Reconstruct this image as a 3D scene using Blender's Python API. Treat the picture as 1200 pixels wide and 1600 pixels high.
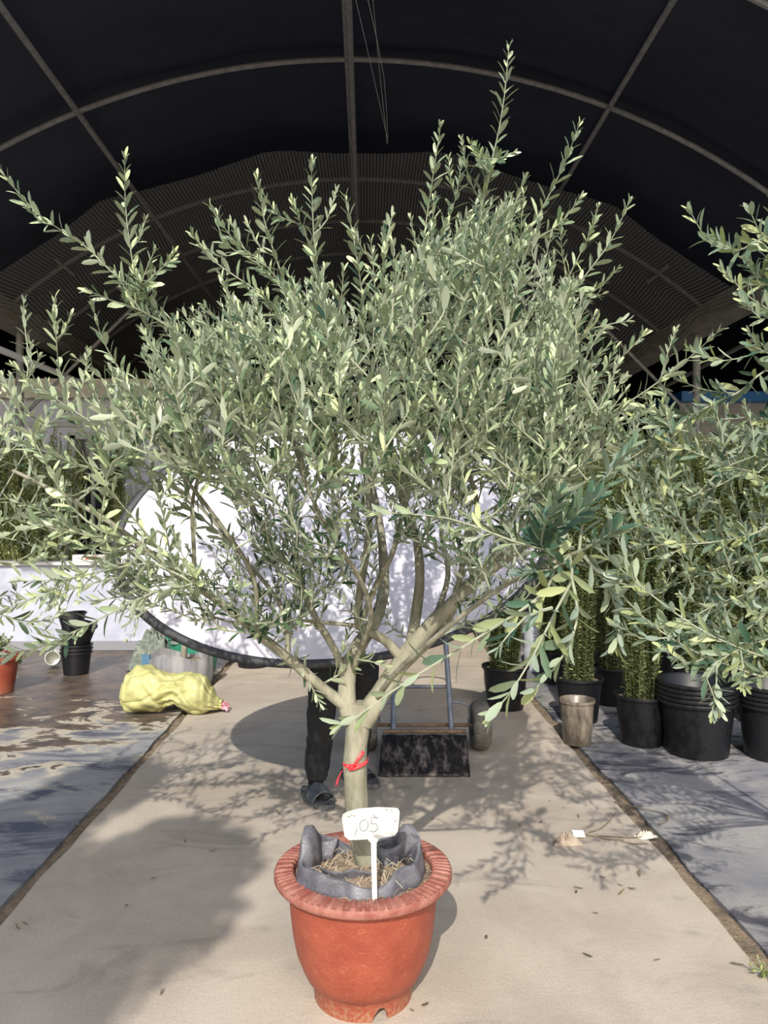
import bpy, bmesh, math, random
import numpy as np
from mathutils import Vector, Matrix
random.seed(7); rng = np.random.default_rng(7)
for o in list(bpy.data.objects): bpy.data.objects.remove(o)
SC = bpy.context.scene; COL = SC.collection
PI = math.pi
# ------------------------------------------------------------------ camera, sky, sun, exposure
H = 1.5; YAW = 0.0209
cam_d = bpy.data.cameras.new('camera'); cam = bpy.data.objects.new('camera', cam_d); COL.objects.link(cam)
cam.location = (0, 0, H); cam.rotation_euler = (PI/2, 0, -YAW)
cam_d.sensor_fit = 'VERTICAL'; cam_d.sensor_height = 36; cam_d.lens = 27; cam_d.clip_end = 200
SC.camera = cam
SC.view_settings.view_transform = 'Standard'; SC.view_settings.look = 'None'
SC.view_settings.gamma = 1; SC.view_settings.use_curve_mapping = False
SC.view_settings.exposure = 0.2
w = bpy.data.worlds.new('sky'); SC.world = w; w.use_nodes = True
nt = w.node_tree; sk = nt.nodes.new('ShaderNodeTexSky'); sk.sky_type = 'NISHITA'; sk.sun_disc = False
sk.sun_elevation = math.radians(36); sk.sun_rotation = PI - 0.14; sk.air_density = 1.3; sk.dust_density = 2.0; sk.altitude = 50
bg = nt.nodes['Background']; bg.inputs[1].default_value = 0.24
nt.links.new(sk.outputs[0], bg.inputs[0])
sd = bpy.data.lights.new('sun', 'SUN'); sun = bpy.data.objects.new('sun', sd); COL.objects.link(sun)
sd.energy = 4.3; sd.angle = math.radians(0.55); sd.color = (1, 0.95, 0.86)
SUN = Vector((0.20, 1.36, -1.0)); sun.rotation_euler = SUN.to_track_quat('-Z', 'Y').to_euler(); sun.location = (0, -3, 8)

# ------------------------------------------------------------------ measuring helpers
def P(px, py, D):
    xc = (px-600)/1200*D; z = H + (800-py)/1200*D
    return Vector((xc*math.cos(YAW)+D*math.sin(YAW), -xc*math.sin(YAW)+D*math.cos(YAW), z))
def G(px, py, z=0.0):
    return P(px, py, 1200*(H-z)/(py-800))
# ------------------------------------------------------------------ materials
MATS = {}
def mat(name, c1, c2=None, scale=8, rough=0.7, bump=0.0, bscale=None, metal=0.0, spec=0.5, lo=0.35, hi=0.65, trans=0, stretch=None, detail=6):
    if name in MATS: return MATS[name]
    m = bpy.data.materials.new(name); m.use_nodes = True; t = m.node_tree; N = t.nodes; L = t.links
    b = N['Principled BSDF']; b.inputs['Roughness'].default_value = rough; b.inputs['Metallic'].default_value = metal
    b.inputs['Specular IOR Level'].default_value = spec
    b.inputs['Base Color'].default_value = (*c1, 1)
    tc = N.new('ShaderNodeTexCoord'); vec = tc.outputs['Object']
    if stretch:
        mp = N.new('ShaderNodeMapping'); mp.inputs['Scale'].default_value = stretch; L.new(vec, mp.inputs[0]); vec = mp.outputs[0]
    if c2:
        n = N.new('ShaderNodeTexNoise'); n.inputs['Scale'].default_value = scale; n.inputs['Detail'].default_value = detail; n.inputs['Roughness'].default_value = 0.65
        L.new(vec, n.inputs['Vector'])
        r = N.new('ShaderNodeValToRGB'); r.color_ramp.elements[0].position = lo; r.color_ramp.elements[1].position = hi
        r.color_ramp.elements[0].color = (*c1, 1); r.color_ramp.elements[1].color = (*c2, 1)
        L.new(n.outputs['Fac'], r.inputs[0]); L.new(r.outputs[0], b.inputs['Base Color'])
    if bump:
        n2 = N.new('ShaderNodeTexNoise'); n2.inputs['Scale'].default_value = bscale or scale*4; n2.inputs['Detail'].default_value = 4
        L.new(vec, n2.inputs['Vector'])
        bp = N.new('ShaderNodeBump'); bp.inputs['Strength'].default_value = bump; bp.inputs['Distance'].default_value = 0.01
        L.new(n2.outputs['Fac'], bp.inputs['Height']); L.new(bp.outputs[0], b.inputs['Normal'])
    if trans: b.inputs['Transmission Weight'].default_value = trans
    MATS[name] = m; return m

def leaf_mat(name, cols, back, transl=0.25, rough=0.45):
    m = bpy.data.materials.new(name); m.use_nodes = True; t = m.node_tree; N = t.nodes; L = t.links
    b = N['Principled BSDF']; b.inputs['Roughness'].default_value = rough; b.inputs['Specular IOR Level'].default_value = 0.45
    at = N.new('ShaderNodeAttribute'); at.attribute_name = 'rnd'
    r = N.new('ShaderNodeValToRGB'); els = r.color_ramp.elements
    els[0].position = 0; els[0].color = (*cols[0], 1); els[1].position = 1; els[1].color = (*cols[-1], 1)
    for i, c in enumerate(cols[1:-1]):
        e = els.new((i+1)/(len(cols)-1)); e.color = (*c, 1)
    L.new(at.outputs['Fac'], r.inputs[0])
    g = N.new('ShaderNodeNewGeometry'); mx = N.new('ShaderNodeMix'); mx.data_type = 'RGBA'
    L.new(g.outputs['Backfacing'], mx.inputs[0]); L.new(r.outputs[0], mx.inputs[6])
    m2 = N.new('ShaderNodeMix'); m2.data_type = 'RGBA'; m2.inputs[0].default_value = 0.65
    L.new(r.outputs[0], m2.inputs[6]); m2.inputs[7].default_value = (*back, 1); L.new(m2.outputs[2], mx.inputs[7])
    L.new(mx.outputs[2], b.inputs['Base Color'])
    tr = N.new('ShaderNodeBsdfTranslucent'); tm = N.new('ShaderNodeMix'); tm.data_type = 'RGBA'; tm.blend_type = 'MULTIPLY'; tm.inputs[0].default_value = 1
    L.new(mx.outputs[2], tm.inputs[6]); tm.inputs[7].default_value = (0.95, 1, 0.45, 1); L.new(tm.outputs[2], tr.inputs[0])
    ms = N.new('ShaderNodeMixShader'); ms.inputs[0].default_value = transl
    L.new(b.outputs[0], ms.inputs[1]); L.new(tr.outputs[0], ms.inputs[2]); L.new(ms.outputs[0], N['Material Output'].inputs[0])
    MATS[name] = m; return m

# ------------------------------------------------------------------ object helpers
def tag(o, label=None, cat=None, group=None, kind=None):
    if label: o['label'] = label
    if cat: o['category'] = cat
    if group: o['group'] = group
    if kind: o['kind'] = kind
    return o
def thing(name, label, cat, loc=(0, 0, 0), rz=0, group=None):
    o = bpy.data.objects.new(name, None); COL.objects.link(o); o.empty_display_size = 0.1
    o.location = loc; o.rotation_euler = (0, 0, rz); return tag(o, label, cat, group)
def obj(name, me, m=None, parent=None, loc=None, off=None):
    o = bpy.data.objects.new(name, me); COL.objects.link(o)
    if m and not me.materials: me.materials.append(m)
    if parent: o.parent = parent
    if loc is not None: o.location = loc
    return o
class MB:
    """collects shapes; build() links them as ONE mesh"""
    def __init__(s): s.v = []; s.f = []
    def add(s, vs, fs):
        k = len(s.v); s.v += [tuple(v) for v in vs]; s.f += [tuple(i+k for i in f) for f in fs]; return s
    def box(s, c, d, rot=None):
        c = Vector(c); vs = []
        for x in (-.5, .5):
            for y in (-.5, .5):
                for z in (-.5, .5):
                    v = Vector((x*d[0], y*d[1], z*d[2]))
                    if rot: v = rot @ v
                    vs.append(c+v)
        return s.add(vs, [(0,1,3,2),(4,6,7,5),(0,4,5,1),(2,3,7,6),(0,2,6,4),(1,5,7,3)])
    def tube(s, pts, rad, n=8, cap=True, flat=1.0):
        pts = [Vector(p) for p in pts]; m = len(pts)
        if not hasattr(rad, '__len__'): rad = [rad]*m
        t0 = (pts[1]-pts[0]).normalized(); u = t0.orthogonal().normalized(); vs = []
        for i, p in enumerate(pts):
            t = (pts[min(i+1, m-1)]-pts[max(i-1, 0)])
            t = t.normalized() if t.length > 1e-9 else t0
            u = (u-t*u.dot(t)); u = u.normalized() if u.length > 1e-6 else t.orthogonal().normalized(); v = t.cross(u)
            for k in range(n):
                a = 2*PI*k/n; vs.append(p+(u*math.cos(a)+v*math.sin(a)*flat)*rad[i])
        fs = [(i*n+k, i*n+(k+1) % n, (i+1)*n+(k+1) % n, (i+1)*n+k) for i in range(m-1) for k in range(n)]
        if cap: fs += [tuple(range(n))[::-1], tuple((m-1)*n+k for k in range(n))]
        return s.add(vs, fs)
    def lathe(s, prof, n=40, fn=None, close=False):
        vs = []
        for (r, z) in prof:
            for k in range(n):
                a = 2*PI*k/n; v = (r*math.cos(a), r*math.sin(a), z)
                vs.append(fn(v, a, r, z) if fn else v)
        m = len(prof)
        fs = [(i*n+k, i*n+(k+1) % n, (i+1)*n+(k+1) % n, (i+1)*n+k) for i in range(m-1) for k in range(n)]
        if close: fs += [tuple((m-1)*n+k for k in range(n))]
        return s.add(vs, fs)
    def mesh(s, name, smooth=True, off=None):
        me = bpy.data.meshes.new(name); vs = s.v
        if off is not None: vs = [(v[0]-off[0], v[1]-off[1], v[2]-off[2]) for v in vs]
        me.from_pydata(vs, [], s.f); me.update()
        if smooth:
            me.shade_smooth()
            me.set_sharp_from_angle(angle=math.radians(40))
        return me
    def build(s, name, m, parent=None, smooth=True, loc=None, off=None):
        return obj(name, s.mesh(name, smooth, off), m, parent, loc)
def copy_tree(o, parent=None):
    c = o.copy(); COL.objects.link(c)
    if parent: c.parent = parent
    for ch in list(o.children): copy_tree(ch, c)
    return c
def smooth(pts, step):
    pts = [Vector(p) for p in pts]
    if len(pts) == 2: pts = [pts[0], (pts[0]+pts[1])/2, pts[1]]
    out = []; n = len(pts)
    for i in range(n-1):
        p0 = pts[max(i-1, 0)]; p1 = pts[i]; p2 = pts[i+1]; p3 = pts[min(i+2, n-1)]
        k = max(1, int((p2-p1).length/step))
        for j in range(k):
            t = j/k
            out.append(0.5*((2*p1)+(p2-p0)*t+(2*p0-5*p1+4*p2-p3)*t*t+(3*p1-p0-3*p2+p3)*t**3))
    out.append(pts[-1]); return out
def jit(a): return Vector((random.uniform(-a, a), random.uniform(-a, a), random.uniform(-a, a)))
def vnoise(x, y, s=1.0):
    return (math.sin(x*3.1*s+1.3)*math.cos(y*2.7*s+.4)+math.sin(x*7.3*s+y*5.1*s)*.5+math.sin(y*13.1*s-x*9.7*s+2)*.25)/1.75

# ------------------------------------------------------------------ leaves (vectorised)
#  a leaf template along +Y, unit length, normal +Z
def leaf_template(wr=0.275, fold=0.25, curl=0.12):
    st = [(0.2, 0.62), (0.55, 1.0), (0.86, 0.70)]
    V = [(0, 0, 0)]
    for (t, ww) in st:
        x = wr*ww/2; z = -curl*t*t
        V += [(-x, t, z+fold*x), (0, t, z), (x, t, z+fold*x)]
    V.append((0, 1, -curl))
    F3 = [(0, 2, 1), (0, 3, 2), (10, 7, 8), (10, 8, 9)]
    F4 = [(1, 2, 5, 4), (2, 3, 6, 5), (4, 5, 8, 7), (5, 6, 9, 8)]
    return np.array(V, float), F3, F4
def simple_template(wr=0.5):
    V = [(0, 0, 0), (-wr/2, .45, .05), (wr/2, .45, .05), (0, 1, 0)]
    return np.array(V, float), [], [(0, 2, 3, 1)]
def foliage_mesh(name, LV, template, off=(0, 0, 0)):
    """LV rows: pos3, dir3, nor3, length, widthscale, rnd"""
    A = np.array(LV, float); n = len(A); V, F3, F4 = template; k = len(V)
    pos = A[:, 0:3]-np.array(off); d = A[:, 3:6]; d /= np.linalg.norm(d, axis=1)[:, None]+1e-9
    nn = A[:, 6:9]; nn = nn-d*(np.sum(nn*d, axis=1)[:, None]); nn /= np.linalg.norm(nn, axis=1)[:, None]+1e-9
    x = np.cross(d, nn); L_ = A[:, 9][:, None]; W = A[:, 10][:, None]
    verts = (pos[:, None, :] + (V[None, :, 0, None]*(x*L_*W)[:, None, :]) + (V[None, :, 1, None]*(d*L_)[:, None, :]) + (V[None, :, 2, None]*(nn*L_)[:, None, :])).reshape(-1, 3)
    me = bpy.data.meshes.new(name)
    loops = []; starts = []; base = np.arange(n)[:, None]*k
    parts = []; sizes = []
    for f in F3: parts.append((base+np.array(f)[None, :])); sizes.append(3)
    for f in F4: parts.append((base+np.array(f)[None, :])); sizes.append(4)
    lt = np.concatenate([p.reshape(-1) for p in parts]); tot = np.concatenate([np.full(n, s_) for s_ in sizes])
    st = np.concatenate([[0], np.cumsum(tot)[:-1]])
    me.vertices.add(len(verts)); me.vertices.foreach_set('co', verts.reshape(-1))
    me.loops.add(len(lt)); me.loops.foreach_set('vertex_index', lt.astype(np.int32))
    me.polygons.add(len(tot)); me.polygons.foreach_set('loop_start', st.astype(np.int32)); me.polygons.foreach_set('loop_total', tot.astype(np.int32))
    me.update(calc_edges=True)
    at = me.attributes.new('rnd', 'FLOAT', 'POINT'); at.data.foreach_set('value', np.repeat(A[:, 11], k).astype(np.float32))
    me.shade_smooth(); return me

def leaves_on(out, pts, spacing=0.023, L=0.056, t_start=0.0, ang=(0.6, 1.0), rb=0.5, wscale=1.0, tuft=True, topsmall=0.5):
    """opposite pairs of leaves, each pair turned a quarter from the last"""
    pts = [Vector(p) for p in pts]; seg = [(pts[i+1]-pts[i]).length for i in range(len(pts)-1)]; tot = sum(seg)
    s = t_start*tot + random.uniform(0, spacing); az = random.uniform(0, PI)
    while s < tot:
        acc = 0
        for i, q in enumerate(seg):
            if acc+q >= s or i == len(seg)-1: break
            acc += q
        f = (s-acc)/max(seg[i], 1e-6); p = pts[i].lerp(pts[i+1], min(f, 1)); d = (pts[i+1]-pts[i]).normalized()
        u = d.orthogonal().normalized(); v = d.cross(u)
        rem = (tot-s); k = topsmall+(1-topsmall)*min(1, rem/0.12)
        for sgn in (0, PI):
            if random.random() < 0.06: continue
            a = az+sgn+random.uniform(-.35, .35); side = u*math.cos(a)+v*math.sin(a); b = random.uniform(*ang)*(0.55+0.45*min(1, rem/.15))
            ld = d*math.cos(b)+side*math.sin(b)+Vector((0, 0, .12)); nr = d*math.sin(b)-side*math.cos(b)+jit(.6)
            out.append((*p, *ld, *nr, L*k*random.uniform(.78, 1.2), wscale*random.uniform(.8, 1.2), min(1, max(0, random.gauss(rb, .24)))))
        az += PI/2+random.uniform(-.2, .2); s += spacing*random.uniform(.75, 1.25)*(0.6+0.4*min(1, rem/.1))
    if tuft:
        d = (pts[-1]-pts[-2]).normalized(); u = d.orthogonal(); v = d.cross(u)
        for a in (0, PI): 
            side = u*math.cos(az+a)+v*math.sin(az+a)
            out.append((*pts[-1], *(d+side*.3), *(d*.3-side), L*.5*random.uniform(.8, 1.2), wscale, min(1, rb+.3)))

# ------------------------------------------------------------------ palette
OL = leaf_mat('olive_leaf', [(.018, .045, .02), (.065, .11, .055), (.17, .225, .125), (.36, .425, .26), (.54, .61, .33)], (.42, .46, .37), .14, .36)
OLD = leaf_mat('olive_leaf_bluish', [(.035, .085, .06), (.07, .14, .09), (.14, .2, .13), (.26, .31, .19), (.40, .44, .2)], (.30, .36, .30), .2)
BOX = leaf_mat('holly_leaf', [(.02, .035, .015), (.06, .085, .035), (.15, .18, .075), (.30, .32, .14)], (.2, .24, .1), .25)
YEL = leaf_mat('willow_leaf', [(.05, .08, .02), (.15, .19, .06), (.27, .31, .10), (.42, .44, .17)], (.27, .3, .16), .3)
M_bark = mat('bark', (.13, .125, .082), (.30, .285, .215), 18, .85, .7, 40, stretch=(1, 1, .35))
M_twig = mat('twig', (.20, .22, .145), (.32, .34, .25), 12, .8)
M_soil = mat('soil', (.16, .115, .075), (.33, .25, .175), 28, .95, 1.0, 60)
M_plast = mat('black_plastic', (.006, .006, .008), (.022, .022, .026), 160, .42, .12, 200, spec=.35, lo=.5, hi=.75)
M_terra = None
M_pipe = mat('steel_pipe', (.15, .15, .155), (.25, .245, .245), 20, .6, metal=.2)

# ================================================================== GROUND
def ground_mat(name, base, alt, stain, s_big, stain_lo, stain_hi, wet=False, warp=3.0):
    m = bpy.data.materials.new(name); m.use_nodes = True; t = m.node_tree; N = t.nodes; L = t.links; b = N['Principled BSDF']
    tc = N.new('ShaderNodeTexCoord')
    def noise(sc, det=8, ro=.6, st=(1, 1, 1), dist=0):
        mp = N.new('ShaderNodeMapping'); mp.inputs['Scale'].default_value = st; L.new(tc.outputs['Object'], mp.inputs[0])
        n = N.new('ShaderNodeTexNoise'); n.inputs['Scale'].default_value = sc; n.inputs['Detail'].default_value = det; n.inputs['Roughness'].default_value = ro; n.inputs['Distortion'].default_value = dist
        L.new(mp.outputs[0], n.inputs['Vector']); return n.outputs['Fac']
    def ramp(f, a, bb):
        r = N.new('ShaderNodeMapRange'); r.inputs[1].default_value = a; r.inputs[2].default_value = bb; r.interpolation_type = 'SMOOTHSTEP'; L.new(f, r.inputs[0]); return r.outputs[0]
    def mix(f, a, c):
        x = N.new('ShaderNodeMix'); x.data_type = 'RGBA'; L.new(f, x.inputs[0])
        for i, q in ((6, a), (7, c)):
            if isinstance(q, tuple): x.inputs[i].default_value = (*q, 1)
            else: L.new(q, x.inputs[i])
        return x.outputs[2]
    c = mix(ramp(noise(s_big, 8, .62, dist=.4), .32, .68), base, alt)
    c = mix(ramp(noise(s_big*1.7, 10, .7, (.55, 1.3, 1), 1.0), stain_lo, stain_hi), c, stain)
    g = ramp(noise(190, 3, .7), .25, .8)
    gm = N.new('ShaderNodeMix'); gm.data_type = 'RGBA'; gm.blend_type = 'MULTIPLY'; gm.inputs[0].default_value = .45; L.new(c, gm.inputs[6])
    L.new(g, gm.inputs[7]); 
    gb = N.new('ShaderNodeMix'); gb.data_type = 'RGBA'; gb.inputs[0].default_value = .7; L.new(c, gb.inputs[6]); L.new(gm.outputs[2], gb.inputs[7])
    c = gb.outputs[2]
    rough = .85; b.inputs['Roughness'].default_value = rough
    if wet:   # damp bare earth towards the back, broken into islands
        sp = N.new('ShaderNodeSeparateXYZ'); L.new(tc.outputs['Object'], sp.inputs[0])
        gy = N.new('ShaderNodeMapRange'); gy.inputs[1].default_value = 3.2; gy.inputs[2].default_value = 7.0; gy.inputs[3].default_value = -.13; gy.inputs[4].default_value = .17; L.new(sp.outputs[1], gy.inputs[0])
        # drier beside the path
        gx = N.new('ShaderNodeMapRange'); gx.inputs[1].default_value = -2.3; gx.inputs[2].default_value = -1.35; gx.inputs[3].default_value = 0; gx.inputs[4].default_value = -.12; L.new(sp.outputs[0], gx.inputs[0])
        ad = N.new('ShaderNodeMath'); L.new(noise(3.2, 9, .66, (.7, 1.1, 1), .5), ad.inputs[0]); L.new(gy.outputs[0], ad.inputs[1])
        ad2 = N.new('ShaderNodeMath'); L.new(ad.outputs[0], ad2.inputs[0]); L.new(gx.outputs[0], ad2.inputs[1])
        wm = ramp(ad2.outputs[0], .50, .53)
        rim = ramp(ad2.outputs[0], .42, .50)
        c = mix(rim, c, (.42, .37, .29))
        c = mix(wm, c, mix(ramp(noise(5, 8, .7), .4, .62), (.13, .095, .07), (.055, .045, .04)))
        rr = N.new('ShaderNodeMapRange'); rr.inputs[3].default_value = .85; rr.inputs[4].default_value = .38; L.new(wm, rr.inputs[0]); L.new(rr.outputs[0], b.inputs['Roughness'])
    L.new(c, b.inputs['Base Color'])
    bp = N.new('ShaderNodeBump'); bp.inputs['Strength'].default_value = .35; bp.inputs['Distance'].default_value = .006; L.new(noise(60, 6, .7), bp.inputs['Height']); L.new(bp.outputs[0], b.inputs['Normal'])
    return m
M_path = ground_mat('path_concrete', (.44, .37, .295), (.56, .48, .39), (.33, .285, .235), 1.7, .52, .74)
M_left = ground_mat('left_ground', (.20, .20, .225), (.40, .39, .37), (.10, .105, .14), 1.5, .48, .60, wet=True)
M_right = ground_mat('right_ground', (.20, .195, .215), (.37, .35, .325), (.06, .06, .075), 2.1, .48, .62)
XL, XR = -1.335, 1.285
def slab(name, x0, x1, z, m, wl=None, wr=None, y0=-6, y1=26, thick=.12):
    mb = MB(); n = 240; vs = []
    for i in range(n+1):
        y = y0+(y1-y0)*(i/n)
        a = x0+(vnoise(y, 1, 1.3)*.012+vnoise(y, 4, 5)*.006 if wl else 0); b = x1+(vnoise(y, 2, 1.3)*.012+vnoise(y, 7, 5)*.006 if wr else 0)
        vs += [(a, y, z), (b, y, z), (a, y, z-thick), (b, y, z-thick)]
    fs = []
    for i in range(n):
        k = i*4; fs += [(k, k+1, k+5, k+4), (k+1, k+3, k+7, k+5), (k+2, k, k+4, k+6)]
    o = mb.add(vs, fs).build(name, m, smooth=False); return tag(o, kind='structure')
slab('path', XL, XR, 0, M_path, 1, 1)
slab('floor', -16, XL-.065, -.004, M_left, None, 1)
slab('floor', XR+.075, 16, -.004, M_right, 1, None)
M_gut = mat('gutter_soil', (.13, .10, .07), (.27, .20, .13), 18, .9, .8, 70)
for (a, b) in ((XL-.1, XL+.04), (XR-.04, XR+.11)):
    mb = MB(); vs = []; n = 600; nn = 5
    for i in range(n+1):
        y = -2+22*i/n
        for k in range(nn): x = a+(b-a)*k/(nn-1); vs.append((x, y, -.022+.008*vnoise(x*9, y*3, 2)+random.uniform(-.003, .003)))
    fs = [(i*nn+k, i*nn+k+1, (i+1)*nn+k+1, (i+1)*nn+k) for i in range(n) for k in range(nn-1)]
    tag(mb.add(vs, fs).build('drain_channel', M_gut), kind='structure')

# ================================================================== TUNNEL ROOF
CX = -.08; RR = 6.08; CZ = -.78; XG = 4.05
M_film = mat('black_film', (.008, .012, .027), (.015, .020, .040), 1.2, .5, .12, 5, spec=.35, stretch=(1, 3, 1))
def arc_pts(cx, n=40, dr=0):
    a0 = math.asin(XG/RR); return [(cx+(RR-dr)*math.sin(-a0+2*a0*i/n), CZ+(RR-dr)*math.cos(-a0+2*a0*i/n)) for i in range(n+1)]
ARCH = [4.78, 6.4, 8.7, 9.95, 11.2, 12.6, 14.0, 15.6, 17.4]
def vault(cx, y0, y1, dr, name, m, ny=60, sag=.05, front=None, cxn=36):
    mb = MB(); vs = []
    prof = arc_pts(cx, cxn, dr)
    for j in range(ny+1):
        for i, (x, z) in enumerate(prof):
            u = i/cxn; ya = y0+(front(u) if front else 0); y = ya+(y1-ya)*j/ny
            s = 0
            for a, b in zip(ARCH[:-1], ARCH[1:]):
                if a < y < b: s = math.sin(PI*(y-a)/(b-a))
            s2 = s*sag+.015*vnoise(x*1.3, y*1.1)
            vs.append((x+(cx-x)*s2/RR, y, z-s2*.8))
    w_ = cxn+1
    fs = [(j*w_+i, j*w_+i+1, (j+1)*w_+i+1, (j+1)*w_+i) for j in range(ny) for i in range(cxn)]
    return mb.add(vs, fs).build(name, m)
for k, cx in enumerate((CX, CX+2*XG, CX-2*XG)):
    o = vault(cx, 4.45, 26, -.06, 'ceiling', M_film, 70); tag(o, kind='structure')
# net lining deeper in
def net_mat():
    m = bpy.data.materials.new('shade_net'); m.use_nodes = True; t = m.node_tree; N = t.nodes; L = t.links; b = N['Principled BSDF']
    b.inputs['Base Color'].default_value = (.17, .17, .165, 1); b.inputs['Roughness'].default_value = .7
    tc = N.new('ShaderNodeTexCoord'); sp = N.new('ShaderNodeSeparateXYZ'); L.new(tc.outputs['Object'], sp.inputs[0])
    outs = []
    for k in (0, 1):
        mu = N.new('ShaderNodeMath'); mu.operation = 'MULTIPLY'; mu.inputs[1].default_value = 1/.034; L.new(sp.outputs[k], mu.inputs[0])
        fr = N.new('ShaderNodeMath'); fr.operation = 'FRACT'; L.new(mu.outputs[0], fr.inputs[0])
        lt = N.new('ShaderNodeMath'); lt.operation = 'LESS_THAN'; lt.inputs[1].default_value = .24; L.new(fr.outputs[0], lt.inputs[0]); outs.append(lt)
    mx = N.new('ShaderNodeMath'); mx.operation = 'MAXIMUM'; L.new(outs[0].outputs[0], mx.inputs[0]); L.new(outs[1].outputs[0], mx.inputs[1])
    L.new(mx.outputs[0], b.inputs['Alpha']); return m
M_net = net_mat()
tag(vault(CX, 7.75, 20, .14, 'shade_net', M_net, 50, .08, front=lambda u: .22*abs(math.sin(u*PI*5))-.25), kind='structure')
tag(MB().box((0, 26, 3), (30, .05, 7)).build('wall_back', mat('dark_closure', (.008, .008, .008), (.02, .02, .018), 3, .9), smooth=False), kind='structure')  # added dark end sheet, closes the tunnel so its depth stays dark
for sx, nm in ((-1, 'wall_left'), (1, 'wall_right')):
    tag(MB().box((sx*12.3, 16, 2.2), (.05, 20, 5)).build(nm, MATS['dark_closure'], smooth=False), kind='structure')
# arches
for k, y in enumerate(ARCH):
    for q, cx in enumerate((CX, CX+2*XG)):
        if q and k > 6: continue
        mb = MB(); mb.tube([(x, y, z) for x, z in arc_pts(cx, 48, .03)], .022 if k < 3 else .024, 8)
        tag(mb.build('roof_arch', M_pipe), kind='structure')
# stub brackets between paired arches
mb_ = None
for (x, y0, y1) in ((-2.55, 8.1, 8.75), (-1.25, 8.25, 8.7), (1.3, 8.2, 8.7), (2.5, 8.2, 8.7), (3.2, 8.15, 8.7), (-3.3, 8.2, 8.7)):
    z = CZ+math.sqrt((RR-.18)**2-(x-CX)**2)
    tag(MB().tube([(x, y0, z), (x, y1, z)], .018, 6).build('roof_bracket', M_pipe), kind='structure')
# purlins
def purlin(x, z, r, y0=4.46, y1=20): tag(MB().tube([(x, y0, z), (x, (y0+y1)/2, z), (x, y1, z)], r, 8).build('roof_purlin', M_pipe), kind='structure')
purlin(-.17, 5.16, .02); purlin(-.13, 4.98, .022); purlin(-2.34, 4.72, .024); purlin(2.0, 4.85, .022)
M_wire = mat('wire', (.3, .3, .3), None, rough=.5)
for pts in ([P(0, 35, 5.6), P(120, 180, 7.0), P(215, 290, 9)], [P(556, 0, 5), P(570, 60, 5.3), P(605, 215, 6.4)], [P(575, 0, 5), P(600, 120, 5.6), P(606, 222, 6.4)], [P(583, 0, 5), P(592, 100, 5.7), P(605, 225, 6.4)]):
    tag(MB().tube(smooth(pts, .3), .0022, 5).build('hanging_wire', M_wire), {556: 'thin wire hanging from the tunnel ridge, nearest the centre purlin', 575: 'thin wire hanging from the tunnel ridge, middle of three', 583: 'thin wire hanging from the tunnel ridge, rightmost of three'}[min((556, 575, 583), key=lambda q: abs(P(q, 0, 5).x-pts[0].x))] if pts[0].x > -1 else 'thin wire slanting along the left purlin of the tunnel roof', 'wire', 'roof wires' if pts[0].x > -1 else None)
# gutters and posts
M_gb = mat('gutter_beam', (.13, .12, .10), (.22, .20, .17), 5, .7)
for sx in (-1, 1):
    mb = MB(); x = CX+sx*XG; z = 3.66
    mb.box((x, 14, z), (.34, 18.8, .03)); mb.box((x-.17, 14, z+.09), (.03, 18.8, .2)); mb.box((x+.17, 14, z+.09), (.03, 18.8, .2))
    tag(mb.build('roof_gutter', M_gb, smooth=False), kind='structure')
    for y in (9.2, 13, 17):
        tag(MB().tube([(x, y, 0), (x, y, 3.64)], .045, 10).build('roof_post', M_pipe), kind='structure')
    for (y, l) in ((9.2, 1.4), (13, 1.4)):
        tag(MB().tube([(x, y, 2.6), (x-sx*1.6, y, 4.2)], .02, 6).build('roof_brace', M_pipe), kind='structure')
# long sloping beams beneath the right gutter
tag(MB().tube([P(1000, 625, 13), P(1175, 532, 9.3)], .03, 8).build('roof_brace', M_pipe), kind='structure')
tag(MB().tube([P(-60, 522, 6.5)+(P(-60, 522, 6.5)-P(125, 597, 9.9)).normalized()*1.0, P(125, 597, 9.9)+(P(125, 597, 9.9)-P(-60, 522, 6.5)).normalized()*.3], .035, 8).build('roof_brace', mat('white_pipe', (.75, .76, .78), rough=.4)), kind='structure')

# ================================================================== LEFT BUILDING, LOW WALL
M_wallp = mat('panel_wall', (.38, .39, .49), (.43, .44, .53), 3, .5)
M_fr = mat('window_frame_grey', (.33, .34, .37), rough=.5)
BD = 10.2
def bx3(x0, x1, y0, y1, z0, z1): return ((x0+x1)/2, (y0+y1)/2, (z0+z1)/2), (abs(x1-x0), abs(y1-y0), abs(z1-z0))
def zz(py, D): return H+(800-py)/1200*D
def xx(px, D): return (px-600)/1200*D+D*math.sin(YAW)
bt = zz(625, BD); wx0, wx1 = xx(118, BD), xx(186, BD); wz0, wz1 = zz(880, BD), zz(682, BD); bx0, bx1 = -5.9, xx(330, BD)
house = thing('site_cabin', 'white panel cabin with grey framed window behind the left shrubs', 'building', ((bx0+bx1)/2, BD, 0))
mb = MB()
for a in ((bx0, wx0, 0, bt), (wx1, bx1, 0, bt), (wx0, wx1, 0, wz0), (wx0, wx1, wz1, bt)):
    mb.box(*bx3(a[0], a[1], BD, BD+.08, a[2], a[3]))
mb.box(*bx3(bx0, bx0+.08, BD+.08, BD+2.4, 0, bt)); mb.box(*bx3(bx1-.08, bx1, BD+.08, BD+2.4, 0, bt)); mb.box(*bx3(bx0, bx1, BD+2.4, BD+2.48, 0, bt))
hl = house.location
mb.build('wall', M_wallp, house, False, off=hl)
mb = MB().box(*bx3(bx0-.1, bx1+.1, BD-.14, BD+2.6, bt, zz(596, BD))); mb.build('roof_edge', mat('beige_trim', (.42, .39, .34), (.5, .47, .41), 4, .6), house, False, off=hl)
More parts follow.
